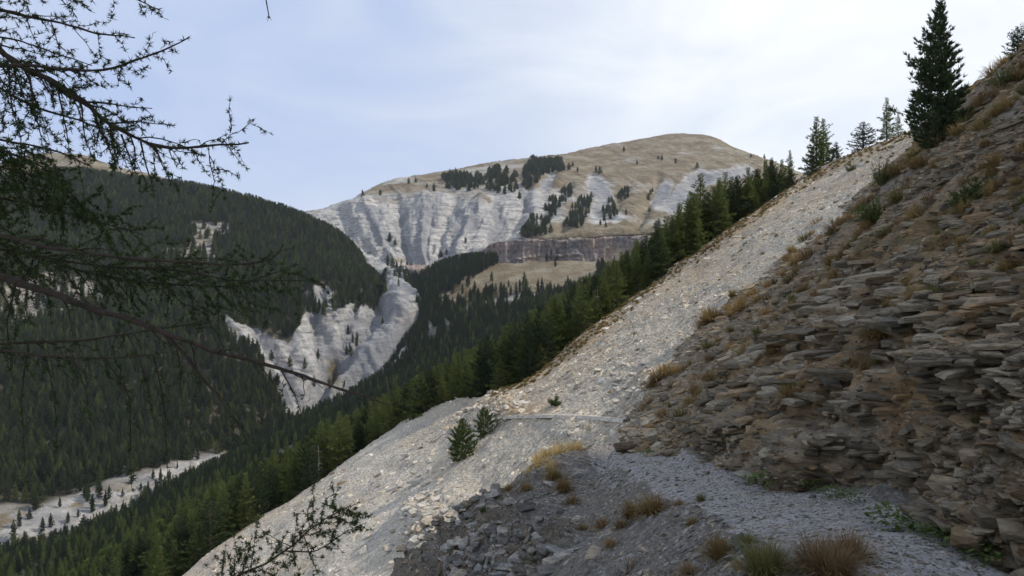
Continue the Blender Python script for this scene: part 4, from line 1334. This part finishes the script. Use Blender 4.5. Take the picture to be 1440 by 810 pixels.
# skyline trees
tree_at(TA[0], 1148, 252, 165, SG, SN, 'thin airy larch with two tops on the skyline, left of the rounded dark pine', d=84, wf=1.0)
tree_at(TA[1], 1158, 250, 168, SG, SN, 'thin airy larch close behind another one on the skyline', d=86, wf=.95)
tree_at(TA[0], 1111, 270, 212, SG, SN, 'narrow grey topped larch at the right end of the crest row', d=82, wf=.8, rz=2)
tree_at(TP[0], 1142, 250, 212, SG, SN, 'low dark pine at the foot of the airy skyline larches', d=81, wf=1.3)
tree_at(TP[1], 1176, 232, 200, SG, SN, 'small dark pine right of the airy skyline larches', d=82, wf=1.5)
tree_at(TP[2], 1214, 213, 172, SG, SN, 'rounded dark pine alone on the skyline', d=82, wf=1.8)
tree_at(TL[3], 1247, 197, 138, SG, SN, 'conical blue green larch on the skyline left of the tall pine', d=82, wf=1.1)
tree_at(TL[1], 1263, 192, 160, SG, SN, 'small green larch leaning against the conical skyline larch', d=83, wf=1.0)
tree_at(TP[3], 1431, 78, 38, WG, WN, 'dark pine cut by the right edge of the photo, on the ridge', d=39, wf=1.5)
tree_at(TP[4], 1445, 70, 30, WG, WN, 'dark pine furthest right on the ridge, mostly outside the photo', d=39, wf=1.5)
tree_at(TP[1], 1112, 268, 240, SG, SN, 'dark bushy pine below the narrow grey topped larch', d=81, wf=1.6)

# dwarf pines on the scree
def bush(kind_mat, seed, h=1.0, nb=26, w=0.55, leader=3, cs=0.2, wid=.07, per=12):
    r = np.random.default_rng(seed)
    tk, P0, D0 = [], [], []
    for b in range(nb):
        az = b * 2.4 + r.normal() * .3
        el = 0.25 + 1.1 * r.random()
        L = h * (0.45 + 0.55 * r.random()) * (w + (1 - w) * math.sin(el))
        d = np.array((math.cos(az) * math.cos(el), math.sin(az) * math.cos(el), math.sin(el)))
        q = np.linspace(0, 1, 5)[:, None]
        pth = np.array((0, 0, 0.03)) + d * q * L + np.array((0, 0, 1)) * (q ** 2) * L * .22
        tk.append(tube(pth, np.linspace(.022, .006, 5) * h, 4))
        s = (0.25 + .75 * r.random(per))[:, None]
        P0.append(d * s * L + np.array((0, 0, 1)) * s ** 2 * L * .22 + r.normal(size=(per, 3)) * .05 * h)
        D0.append(d + np.array((0, 0, .8)) + r.normal(size=(per, 3)) * .3)
    V, T = needle_tris(np.concatenate(P0), np.concatenate(D0), cs * h, 7, wid, 0.7, r)
    return mesh_np('stem', *join_tq(tk), M_BARK), mesh_np('foliage', V, T, kind_mat)


M_SHRUB = mat_leaf('dwarf_pine_needles', (0.040, 0.065, 0.018), (0.10, 0.13, 0.038), 0.25)


def put_young(label, px, py, top, w, wf, seed):
    p, nn = pick(SG, SN, px, py, 6)
    h = P(px, top, p[1])[2] - p[2] + .25
    tm, (V, T) = conifer('pine', seed, 10, w, 90, 12, 7, 1.0, .08, low=.01, ragged=.25)
    o = proto_tree('dwarf_pine', 'pine', (tm, mesh_np('crown', V, T, M_SHRUB)), p - np.array((0, 0, .25)))
    o['label'] = label
    o.scale = (h / 10 * wf, h / 10 * wf, h / 10)
    return o


def put_bush(name, cat, label, px, py, top, G, N, mat, seed, w=.55, wf=1.0, **kw):
    p, nn = pick(G, N, px, py, 6)
    h = max(.12, P(px, top, p[1])[2] - p[2])
    a, b = bush(mat, seed, **{**dict(h=1.0, w=w), **kw})
    o = empty(name, p - nn * 0.05 * h)
    tag(o, label, cat)
    link('stem', a, o)
    link('foliage', b, o)
    o.scale = (h * wf, h * wf, h)
    return o


put_young('upright young pine on the pale scree, the lower left of two', 649, 645, 590, .36, 1.0, 71)
put_young('rounded young pine on the pale scree, the upper right of two', 680, 613, 574, .50, 1.05, 72)
put_bush('dwarf_pine', 'pine', 'tiny dwarf pine just above the thin track on the scree', 780, 571, 553, SG, SN, M_SHRUB, 73, .6, nb=18, wf=1.1)
put_bush('shrub', 'shrub', 'dark bushy shrub hanging over the scree edge below the front pines', 738, 540, 500, SG, SN, M_SHRUB, 74, .8, nb=40, wf=1.0)
put_bush('shrub', 'shrub', 'yellow green little shrub on the rim above the dark ledges', 679, 721, 709, NG, NN, M_GREEN, 75, .7, nb=14)
put_bush('dwarf_pine', 'pine', 'spreading dark green dwarf pine on the brown slope at right', 1385, 288, 246, WG, WN, M_SHRUB, 76, .9, nb=44, wf=1.1)
put_bush('dwarf_pine', 'pine', 'low tail of dwarf pine beside the spreading one at right', 1358, 296, 266, WG, WN, M_SHRUB, 176, .9, nb=30, wf=1.1)
put_bush('shrub', 'shrub', 'green shrub on the boundary of scree and brown slope', 1228, 318, 280, WG, WN, M_SHRUB, 77, .85, nb=34, wf=1.1, cs=.16)
put_bush('shrub', 'shrub', 'feathery young larch shrub above the boundary of scree and brown slope', 1237, 262, 228, WG, WN, M_GREEN, 78, .6, nb=22, cs=.13, wid=.04)
put_bush('shrub', 'shrub', 'feathery green shrub on the ridge right of the tall pine', 1412, 124, 90, WG, WN, M_GREEN, 79, .75, nb=26, cs=.13, wid=.045, wf=1.2)
put_bush('shrub', 'shrub', 'dark little shrub at the foot of the rightmost scree', 1196, 240, 226, SG, SN, M_SHRUB, 80, .7, nb=12)

# dead and rusty trees
rt = proto_tree('pine_tree', 'pine', (LARCH[1][0], mesh_np('crown', np.array([v.co[:] for v in LARCH[1][1].vertices]), np.arange(len(LARCH[1][1].vertices)).reshape(-1, 3), M_DEADTREE)))
p, _ = pick(BG, BN, 608, 452, 8)
rt.location = p
rt.scale = (1.1, 1.1, 1.35)
rt['label'] = 'rust brown dying conifer in the forest strip left of the tan meadow'
r = np.random.default_rng(88)
parts = [tube([(0, 0, -1), (0.1, 0, 3), (.3, 0, 7), (.2, 0, 10)], np.array((.14, .12, .07, .01)), 5)]
for k in range(46):
    z = 1 + 8.5 * r.random(); a = r.random() * 6.28; L = (1.9 - .13 * z) * (.5 + .6 * r.random())
    parts.append(tube([(0.2, 0, z), (math.cos(a) * L * .6 + .2, math.sin(a) * L * .6, z + .05), (math.cos(a) * L + .2, math.sin(a) * L, z - .35 * L)], np.array((.03, .02, .006)), 3))
dm = mesh_np('dead_tree', *join_tq(parts), M_GREYWOOD)
for (x, y, d, h, lb) in ((838, 500, 70, 6.5, 'bare grey dead tree among the larches on the scree crest'), (446, 700, 71, 5.2, 'bare grey dead tree in front of the forest at lower left of the crest')):
    o = link('dead_tree', dm)
    o.location = P(x, y, d); o.scale = (h / 10,) * 3
    tag(o, lb, 'dead tree')


# ------------------------------------------------------------------ grasses and herbs
def tuft_mesh(seed, mat, n=300, droop=0.5, wid=.013, spread=.35):
    r = np.random.default_rng(seed)
    V, Fc = [], []
    for k in range(n):
        a = r.random() * 6.28
        b = np.array((math.cos(a), math.sin(a), 0)) * r.random() * spread * .6
        a += r.normal() * .5
        el = 0.35 + 1.1 * r.random()
        d = np.array((math.cos(a) * math.cos(el), math.sin(a) * math.cos(el), math.sin(el)))
        L = .45 + .6 * r.random()
        s = np.array((-math.sin(a), math.cos(a), 0)) * wid
        m = b + d * L * .55
        t = b + d * L + np.array((0, 0, -droop * L * (1 - math.sin(el) * .6)))
        i = len(V)
        V += [b - s, b + s, m + s * .8, m - s * .8, t]
        Fc += [(i, i + 1, i + 2), (i, i + 2, i + 3), (i + 3, i + 2, i + 4)]
    return mesh_np('grass_tuft', np.array(V), np.array(Fc), mat)


TM = {'fine': [tuft_mesh(340 + k, m_, 700, .45, .006, .4) for k, m_ in enumerate((M_DRY, M_OLIVE, M_RUST))], 'dry': [tuft_mesh(300 + k, M_DRY) for k in range(3)], 'gold': [tuft_mesh(310 + k, M_DRYGOLD, 110) for k in range(2)],
      'rust': [tuft_mesh(320 + k, M_RUST, 150, .7) for k in range(3)], 'olive': [tuft_mesh(330 + k, M_OLIVE, 150) for k in range(2)]}
tdef = [  # x, y of the foot, width in px, kind, label
    (1012, 782, 46, 'dry', 'tall straw coloured grass tuft beside the path, left of the green herb'), (1078, 806, 78, 'olive', 'large olive and straw grass clump at the bottom edge'),
    (1150, 800, 74, 'rust', 'broad rusty brown grass clump at the bottom edge of the path'), (1196, 785, 60, 'rust', 'rusty grass clump near the middle of the path bottom'), (1175, 812, 70, 'rust', 'rusty low grass clump cut by the bottom edge'),
    (918, 722, 36, 'dry', 'dry grass tuft on the grey slope below the path bend'), (890, 728, 32, 'dry', 'dry grass tuft left of two others below the path bend'), (872, 742, 22, 'rust', 'small brown tuft left of the dry grass row'),
    (955, 712, 18, 'rust', 'small brown tuft by the path edge'), (848, 742, 24, 'rust', 'brown tuft in the middle of the grey slope'), (805, 708, 22, 'rust', 'rusty tuft upper left on the grey slope'),
    (778, 672, 22, 'dry', 'dry tuft just below the golden grass'), (792, 690, 22, 'dry', 'lower dry tuft below the golden grass'), (860, 768, 20, 'rust', 'rusty tuft low on the grey slope'), (880, 800, 26, 'rust', 'rusty tuft at the lower middle of the grey slope'),
    (975, 742, 18, 'dry', 'small dry tuft close to the path'), (985, 705, 16, 'olive', 'tiny olive tuft on the path rim'), (700, 700, 14, 'gold', 'golden tuft on the rim of the grey slope'), (745, 668, 18, 'gold', 'golden tuft at the left end of the bright grass'),
    (757, 655, 22, 'gold', 'second golden tuft from the left of the bright grass'), (770, 648, 26, 'gold', 'golden tuft in the middle of the bright grass'), (785, 640, 28, 'gold', 'large golden tuft near the path corner'), (800, 636, 22, 'gold', 'golden tuft at the path corner'),
    (812, 633, 20, 'gold', 'small golden tuft furthest right at the path corner'), (765, 640, 20, 'gold', 'golden tuft on the back edge of the bright grass'), (752, 645, 18, 'gold', 'thin golden tuft behind the bright grass'),
    (776, 658, 22, 'gold', 'golden tuft under the bright grass row'), (740, 690, 14, 'dry', 'small pale tuft under the golden grass'), (716, 690, 14, 'dry', 'little pale tuft on the rim'),
    (820, 745, 18, 'rust', 'dull tuft between ledges of the grey slope'), (1040, 800, 22, 'rust', 'rusty tuft left of the olive clump'), (965, 806, 26, 'rust', 'brown tuft at the bottom edge left of the path'), (1050, 764, 22, 'olive', 'little olive tuft right of the tall straw tuft'),
    (1238, 478, 44, 'dry', 'drooping brown grass clump in the middle of the rock slope'), (1262, 560, 20, 'rust', 'small brown tuft on the lower rock face')]
named = set()
grp_t = 'grass tufts on the near slopes'


def put_tuft(x, y, w, kd_, lb, grids, group=None):
    best = None
    for G, N in grids:
        p, q = pick(G, N, x, y, 9)
        gx, gy = proj(p)
        if math.hypot(gx - x, gy - y) < 14 and (best is None or p[1] < best[0][1]): best = (p, q)
    if best is None: best = pick(grids[0][0], grids[0][1], x, y)
    p, q = best
    s = w / F * p[1] * 1.35
    big_ = w > 40 and y > 700
    o = link('grass_tuft', TM['fine'][{'dry': 0, 'olive': 1, 'rust': 2}[kd_]] if big_ else random.choice(TM[kd_]))
    if big_: s *= .8
    o.location = p - q * .02 * s
    v = (Vector(q) * .5 + Vector((0, 0, 1)) + Vector((random.uniform(-.2, .2), random.uniform(-.2, .2), 0))).normalized()
    o.rotation_euler = (v.to_track_quat('Z', 'Y') @ Euler((0, 0, random.random() * 6.28)).to_quaternion()).to_euler()
    o.scale = (s, s, s * .85)
    tag(o, lb, 'grass tuft', group)
    return o


for (x, y, w, kd_, lb) in tdef:
    put_tuft(x, y, w, kd_, lb, [(NG, NN), (WG, WN)])
# many more tufts over the brown slope
rr = np.random.default_rng(90)
pos, nrm, _, _ = sample_grid(WG, WN, 2500, np.where((xw > 900) & (xw < 1460) & (yw > 60) & (yw < 660), 1.0, 0) / np.maximum(WG[..., 1], 4) ** 1.6 * sst(-.15, .3, fbm(WG, 2.6, 3, 950)) * sst(690, 400, yw), 91)
cnt = 0
used_xy = []
for p, q in zip(pos, nrm):
    x, y = proj(p)
    if q[2] < .40 or any(abs(x - a) + abs(y - b) < 13 for a, b in used_xy): continue
    used_xy.append((x, y))
    kd_ = rr.choice(['rust', 'dry', 'olive', 'rust', 'dry'])
    zt = ('on the top ridge' if y < 150 and x > 1340 else 'below the tall pine' if y < 260 and x < 1400 else 'near the spreading dwarf pine' if y < 330 and x > 1280 else 'near the right edge' if x > 1380
          else 'beside the upper scree' if y < 360 else 'in the middle of the slope' if x > 1180 else 'beside the lower scree' if y < 520 else 'above the path bend')
    nm_ = {'rust': 'rusty brown', 'dry': 'straw brown', 'olive': 'olive green'}[kd_]
    put_tuft(x, y, float(np.clip(rr.normal(18, 5.5), 9, 32)), kd_, nm_ + ' grass tuft on the rock slope ' + zt, [(WG, WN)], nm_ + ' tufts ' + zt)
    cnt += 1
    if cnt > 280: break


def herb_mesh(seed, n=60, leaf=.16, mat=M_GREEN, h=.6):
    r = np.random.default_rng(seed)
    V, Fc = [], []
    for k in range(n):
        a = r.random() * 6.28
        rad = r.random() ** .6 * .5
        z = h * r.random() * (1 - rad)
        c = np.array((math.cos(a) * rad, math.sin(a) * rad, z))
        d = np.array((math.cos(a), math.sin(a), .5 * r.normal() + .3)); d /= np.linalg.norm(d)
        s = np.array((-math.sin(a), math.cos(a), .2 * r.normal())) * leaf * .32
        L = leaf * (.7 + .6 * r.random())
        i = len(V)
        V += [c, c + d * L * .5 - s, c + d * L - np.array((0, 0, .1 * L)), c + d * L * .5 + s, c + d * L * .5 + np.array((0, 0, -.08 * L))]
        Fc += [(i, i + 1, i + 4), (i, i + 4, i + 3), (i + 4, i + 1, i + 2), (i + 3, i + 4, i + 2)]
    return mesh_np('herb', np.array(V), np.array(Fc), mat)


M_HERBG = mat_leaf('grey_green_leaf', (0.10, 0.15, 0.11), (0.15, 0.20, 0.15), 0.2)
hm = [herb_mesh(400 + k, 110) for k in range(3)]
for k, (x, y, w, lb) in enumerate([(1078, 682, 30, 'green leafy herb at the foot of the rock face beside the path bend'), (1262, 738, 44, 'leafy green plant between path and rock face, lower right'), (1290, 745, 30, 'trailing green leaves right of the leafy plant by the path'),
                                   (1370, 775, 56, 'large dark green clump at the rock foot, lower right'), (1402, 790, 40, 'dark green clump nearest the right corner'), (1330, 755, 34, 'dark green clump left of the large one at lower right'),
                                   (1148, 690, 20, 'small green cushion at the foot of the rock face'), (1175, 697, 22, 'olive green cushion right of the small one by the rock foot'), (1205, 704, 22, 'mossy tuft where the rock foot meets the path'),
                                   (915, 640, 14, 'tiny green plant at the far foot of the rock slope'), (1215, 305, 30, 'green undergrowth below the shrub on the upper slope')]):
    grids = [(WG, WN), (NG, NN)] if y > 600 else [(WG, WN)]
    best = None
    for G, N in grids:
        p, q = pick(G, N, x, y, 7)
        if best is None or p[1] < best[0][1]: best = (p, q)
    p, q = best
    s = w / F * p[1] * 1.5
    p = np.array(p) + np.array((-.06, -.05, 0.02)) * (y > 600)
    o = link('herb', hm[k % 3])
    o.location = p + q * .01
    o.scale = (s, s, s * .8)
    o.rotation_euler = (0, 0, k)
    tag(o, lb, 'plant')
o = link('herb', herb_mesh(430, 16, .42, M_HERBG, .35))
p, q = pick(NG, NN, 1043, 768, 7)
s = 26 / F * p[1]
o.location = p; o.scale = (s, s, s)
tag(o, 'grey green broad leaved herb right of the tall straw tuft', 'plant')

# ------------------------------------------------------------------ the larch whose branches hang into the picture
rfg = np.random.default_rng(77)


def limb_world(pts, d0, d1):
    n = len(pts)
    w = np.array([P(x, y, d0 + (d1 - d0) * k / (n - 1)) for k, (x, y) in enumerate(pts)])
    seg = np.linalg.norm(w[1:] - w[:-1], axis=1)
    t = np.concatenate(([0], np.cumsum(seg)))
    m = max(8, int(t[-1] / .035))
    q = hermite(t / t[-1], w, np.linspace(0, 1, m))
    q = q + np.stack([fbm(q * 1.0, .13, 3, 1000 + k) for k in range(3)], 1) * .010
    return q, t[-1]


def fg_branch(root, pts, d0, d1, r0, r1, twigs=1.0, tl=0.30, needles=1.0, hang=0.25, sub=True, name='branch', bias=None):
    q, L = limb_world(pts, d0, d1)
    n = len(q)
    r0, r1 = r0 * .75, r1 * .75
    d_k = 1 + .12 * rfg.normal(size=n)
    tubes = [tube(q, np.linspace(r0, r1, n) * d_k, 7)]
    NP, ND = [], []

    def rosettes(pth, dens):
        ln = np.linalg.norm(pth[1:] - pth[:-1], axis=1).sum()
        m = max(1, int(ln / 0.009 * dens))
        u = rfg.random(m) * (len(pth) - 1.001)
        k = u.astype(int)
        pp = pth[k] + (pth[k + 1] - pth[k]) * (u - k)[:, None]
        td = pth[k + 1] - pth[k]
        td /= np.linalg.norm(td, axis=1, keepdims=True) + 1e-9
        dv = rfg.normal(size=pp.shape)
        dv -= td * (dv * td).sum(1)[:, None] * .7
        NP.append(pp); ND.append(dv)

    def grow(base_path, L_, lvl):
        m = len(base_path)
        T = np.gradient(base_path, axis=0)
        T /= np.linalg.norm(T, axis=1, keepdims=True)
        cntw = int(L_ / (0.048 if lvl == 0 else 0.06) * twigs * (1 if lvl == 0 else .8))
        for c in range(cntw):
            u = 0.06 + .92 * (c + rfg.random()) / max(1, cntw)
            i = min(m - 2, int(u * (m - 1)))
            sgn = 1 if (c % 2) else -1
            td = T[i]
            # twigs spread in the drooping plane of the bough
            pl = np.cross(td, np.array((0.15, 1.0, 0.1))); pl /= np.linalg.norm(pl)
            sd = pl * sgn + rfg.normal(size=3) * .35 + np.array((0, rfg.normal() * .5, 0))
            d = td * (0.75 + .3 * rfg.random()) + sd * .75 + np.array((0, 0, -hang * (0.5 + rfg.random())))
            if bias is not None: d = d + np.array(bias)
            d /= np.linalg.norm(d)
            l2 = (tl if lvl == 0 else tl * .45) * (0.35 + .8 * rfg.random()) * (1.15 - .6 * u)
            s = np.linspace(0, 1, 7)[:, None]
            pth = base_path[i] + d * s * l2 + np.array((0, 0, -1)) * (s ** 2) * l2 * hang * .5 + np.cumsum(rfg.normal(size=(7, 3)) * .004, 0)
            rr0 = max(.0012, min(.0035, (r0 + (r1 - r0) * u) * .45)) * (1 if lvl == 0 else .6)
            tubes.append(tube(pth, np.linspace(rr0, .0007, 7), 4))
            rosettes(pth, needles)
            if lvl == 0 and sub and l2 > .12:
                grow(pth, l2, 1)
    grow(q, L, 0)
    rosettes(q[int(n * .35):], needles * .5)
    b = link(name, mesh_np(name, *join_tq(tubes), M_BARK_FG), root)
    if needles > 0:
        NPc, NDc = np.concatenate(NP), np.concatenate(ND)
        V, T = needle_tris(NPc, NDc, .0190, 8, .08, 1.0, rfg)
        nd = link('needles', mesh_np('needles', V, T, M_FGN), b)
    return b


lroot = empty('larch_tree', (0, 0, 0))
tag(lroot, 'near larch at the left edge, dark branches hanging across sky and forest', 'larch')
tk = np.array([(-3.1, 2.6, -7.5), (-3.05, 2.6, -4), (-2.95, 2.6, -1), (-2.9, 2.62, 1.5), (-2.85, 2.65, 5), (-2.8, 2.7, 9)])
tkq = hermite(np.linspace(0, 1, 6), tk, np.linspace(0, 1, 60))
link('trunk', mesh_np('trunk', *tube(tkq, np.linspace(.17, .05, 60) * (1 + .06 * rfg.normal(size=60)), 14), M_BARK, True), lroot)
kx_ = lambda w: tuple(proj(np.array(w)))
S0 = (-470, 60)
fg_branch(lroot, [(-420, -60), (-200, -20), (-60, 30), (0, 72), (40, 97), (80, 118), (110, 138), (140, 165), (178, 188), (215, 204), (260, 207), (305, 205), (352, 199)], 2.6, 2.5, .030, .0035, 1.3, .30, needles=.8)
fg_branch(lroot, [(-420, -140), (-160, -60), (-40, 0), (30, 20), (90, 34), (135, 46), (188, 52)], 2.7, 2.6, .020, .0028, 1.05, .22, needles=.85)
fg_branch(lroot, [(-380, 60), (-150, 80), (-20, 90), (60, 93), (105, 98), (150, 99), (200, 82), (240, 68), (268, 54)], 2.5, 2.35, .018, .0025, 1.2, .20, needles=.85)
fg_branch(lroot, [(60, 108), (110, 140), (150, 146), (185, 150), (212, 152)], 2.6, 2.5, .007, .002, 1.0, .12)
fg_branch(lroot, [(-400, 80), (-160, 100), (-20, 118), (50, 150), (100, 165), (150, 182), (192, 176)], 2.7, 2.75, .015, .0022, 1.2, .24, needles=.85)
fg_branch(lroot, [(-400, 140), (-150, 170), (-30, 190), (40, 205), (90, 215), (130, 235)], 2.4, 2.4, .014, .002, 1.3, .26, hang=.6, needles=.9)
fg_branch(lroot, [(-300, -160), (-60, -60), (40, -12), (90, -4), (125, 8)], 2.5, 2.3, .012, .002, 1.0, .16)
fg_branch(lroot, [(-360, -330), (-100, -230), (60, -90), (130, -40), (180, -8), (222, 14)], 2.6, 2.3, .014, .002, .9, .18)
fg_branch(lroot, [(-380, -420), (-60, -320), (200, -170), (320, -80), (370, -20), (380, 26)], 2.6, 2.2, .02, .002, .35, .06, needles=.25)
for (x, y, l) in ((170, 190, 60), (196, 200, 80), (140, 165, 70), (110, 140, 90), (80, 120, 110), (218, 205, 55), (40, 100, 120), (10, 80, 150)):
    fg_branch(lroot, [(x, y), (x + 8, y + l * .4), (x + 22, y + l)], 2.55, 2.5, .0045, .001, .8, .10, sub=False)
fg_branch(lroot, [(-380, 20), (-150, 40), (-20, 50), (40, 62), (90, 80), (130, 92)], 2.8, 2.8, .012, .002, 1.0, .18, needles=.8)
fg_branch(lroot, [(-380, 160), (-150, 190), (-20, 205), (50, 230), (90, 262), (120, 300)], 2.7, 2.7, .012, .002, 1.6, .26, hang=.5)
# middle boughs
fg_branch(lroot, [(-420, 300), (-150, 350), (-60, 378), (0, 391), (60, 408), (130, 433), (200, 456), (250, 476), (320, 500), (380, 514), (430, 528), (475, 547), (520, 560), (549, 570)], 2.7, 2.2, .032, .003, .45, .20, needles=.25, hang=.5)
fg_branch(lroot, [(395, 520), (410, 545), (422, 572)], 2.3, 2.25, .004, .0012, .8, .05, needles=.7, sub=False)
fg_branch(lroot, [(235, 472), (265, 505), (295, 545), (330, 590), (352, 630), (366, 668)], 2.45, 2.3, .009, .0015, .7, .12, needles=.5, sub=False, hang=.6)
fg_branch(lroot, [(-400, 280), (-150, 310), (-30, 325), (50, 343), (110, 354), (180, 361), (260, 368), (335, 372), (385, 363), (398, 344)], 2.4, 2.1, .016, .0025, .55, .22, needles=.5, hang=.3)
fg_branch(lroot, [(-380, 300), (-150, 320), (-20, 335), (70, 368), (150, 388), (230, 399), (320, 402), (420, 372)], 3.4, 3.3, .016, .002, 1.2, .36, needles=1.3, hang=.2)
fg_branch(lroot, [(-380, 330), (-150, 345), (0, 350), (120, 372), (230, 378), (330, 392), (430, 396)], 3.2, 3.1, .012, .002, 1.1, .34, needles=1.2, hang=.15)
fg_branch(lroot, [(-380, 430), (-150, 470), (-20, 482), (60, 482), (120, 478), (180, 470), (240, 462), (300, 452)], 2.6, 2.45, .014, .002, .8, .2, needles=.6, hang=.5)
fg_branch(lroot, [(-380, 450), (-150, 480), (-20, 490), (60, 500), (150, 503), (235, 495)], 2.3, 2.2, .011, .002, .8, .2, needles=.6, hang=.7)
fg_branch(lroot, [(-380, 200), (-160, 215), (-20, 232), (60, 250), (110, 285), (130, 300)], 3.0, 2.9, .012, .002, 1.4, .30, needles=1.3, hang=.3)
fg_branch(lroot, [(-380, 240), (-160, 265), (-20, 275), (60, 290), (130, 310), (200, 330)], 2.9, 2.9, .012, .002, 1.3, .30, needles=1.3, hang=.3)
for pts in ([(100, 500), (118, 545), (128, 610)], [(150, 505), (180, 560), (184, 625), (186, 690)], [(60, 500), (75, 560), (80, 640)], [(215, 500), (228, 560), (232, 640), (234, 665)], [(40, 482), (30, 560), (35, 650)], [(180, 470), (205, 530), (215, 600)], [(20, 395), (10, 450), (18, 520)]):
    fg_branch(lroot, pts, 2.5, 2.45, .004, .001, .7, .06, needles=.8, sub=False, hang=.8)

# young larch just below the frame, its top branches reach in at the bottom
yroot = empty('young_larch', (0, 0, 0))
tag(yroot, 'young larch with sparse branch tips reaching over the pale scree at the bottom', 'larch')
base = np.array((-1.45, 3.2, -5.2))
tipb = P(300, 900, 3.2)
link('trunk', mesh_np('trunk', *tube(hermite(np.array([0, .5, 1.]), np.array([base, base * .5 + tipb * .5 + np.array((.05, 0, 0)), tipb]), np.linspace(0, 1, 24)), np.linspace(.05, .012, 24), 8), M_BARK, True), yroot)
fg_branch(yroot, [(300, 900), (318, 825), (352, 802), (400, 776), (435, 745), (470, 722), (508, 704)], 3.2, 3.0, .009, .0015, 1.4, .24, needles=1.3, hang=.05)
fg_branch(yroot, [(400, 776), (440, 775), (480, 752), (518, 733)], 3.1, 3.0, .005, .001, 1.3, .15, needles=1.3, hang=.0)
fg_branch(yroot, [(408, 770), (385, 755), (370, 745)], 3.1, 3.1, .003, .001, .9, .06, needles=.9, hang=.0, sub=False)
fg_branch(yroot, [(436, 745), (432, 725), (436, 706)], 3.1, 3.1, .003, .001, .9, .06, needles=.9, hang=.0, sub=False)
fg_branch(yroot, [(302, 890), (312, 820), (318, 762)], 3.2, 3.2, .004, .001, .9, .07, needles=1.0, hang=.0, sub=False)
fg_branch(yroot, [(305, 870), (340, 815), (350, 775)], 3.2, 3.15, .004, .001, .9, .07, needles=1.0, hang=.0, sub=False)
fg_branch(yroot, [(425, 752), (440, 790), (455, 822)], 3.1, 3.1, .003, .001, .9, .07, needles=.7, hang=.1, sub=False)

# prototypes that were only sources of copies are removed
for o in TL + TP + TA:
    for ch in list(o.children): bpy.data.objects.remove(ch, do_unlink=True)
    bpy.data.objects.remove(o, do_unlink=True)

# turf along the upper edge of the scree, nobody could count it
ps, ns, _, _ = sample_grid(SG, SN, 2600, (sst(15, 2, cdist) * (sx > 690) * (sx < 1400) + 0.02 * (cdist < 60) * (sx > 800)) / np.maximum(SG[..., 1], 20), 77)
rt_ = np.random.default_rng(78)
tc2 = proto_collection('turf_shapes', TM['dry'][:2] + TM['olive'])
o = scatter('turf', ps, np.stack((rt_.normal(size=len(ps)) * .2, rt_.normal(size=len(ps)) * .2, rt_.random(len(ps)) * 6.28), 1), (0.18 + .28 * rt_.random((len(ps), 1))) * np.array((1, 1, .8)), rt_.integers(0, 4, len(ps)), tc2)
tag(o, 'strip of olive and straw turf along the upper edge of the pale scree', 'turf')

# thin mountain air
hv = np.array([(x, y, z) for x in (-2600, 2600) for y in (-60, 1750) for z in (-420, 420)], float)
hf = np.array([(0, 1, 3, 2), (4, 6, 7, 5), (0, 4, 5, 1), (2, 3, 7, 6), (0, 2, 6, 4), (1, 5, 7, 3)])
hm_, n = new_mat('air')
pv = n('ShaderNodeVolumePrincipled', ins={'Color': (0.80, 0.87, 1.0, 1), 'Density': 0.000055, 'Anisotropy': 0.2})
n('ShaderNodeOutputMaterial', ins={'Volume': pv.outputs[0]})
hz = link('haze', mesh_np('haze', hv, hf, hm_))
hz['kind'] = 'stuff'
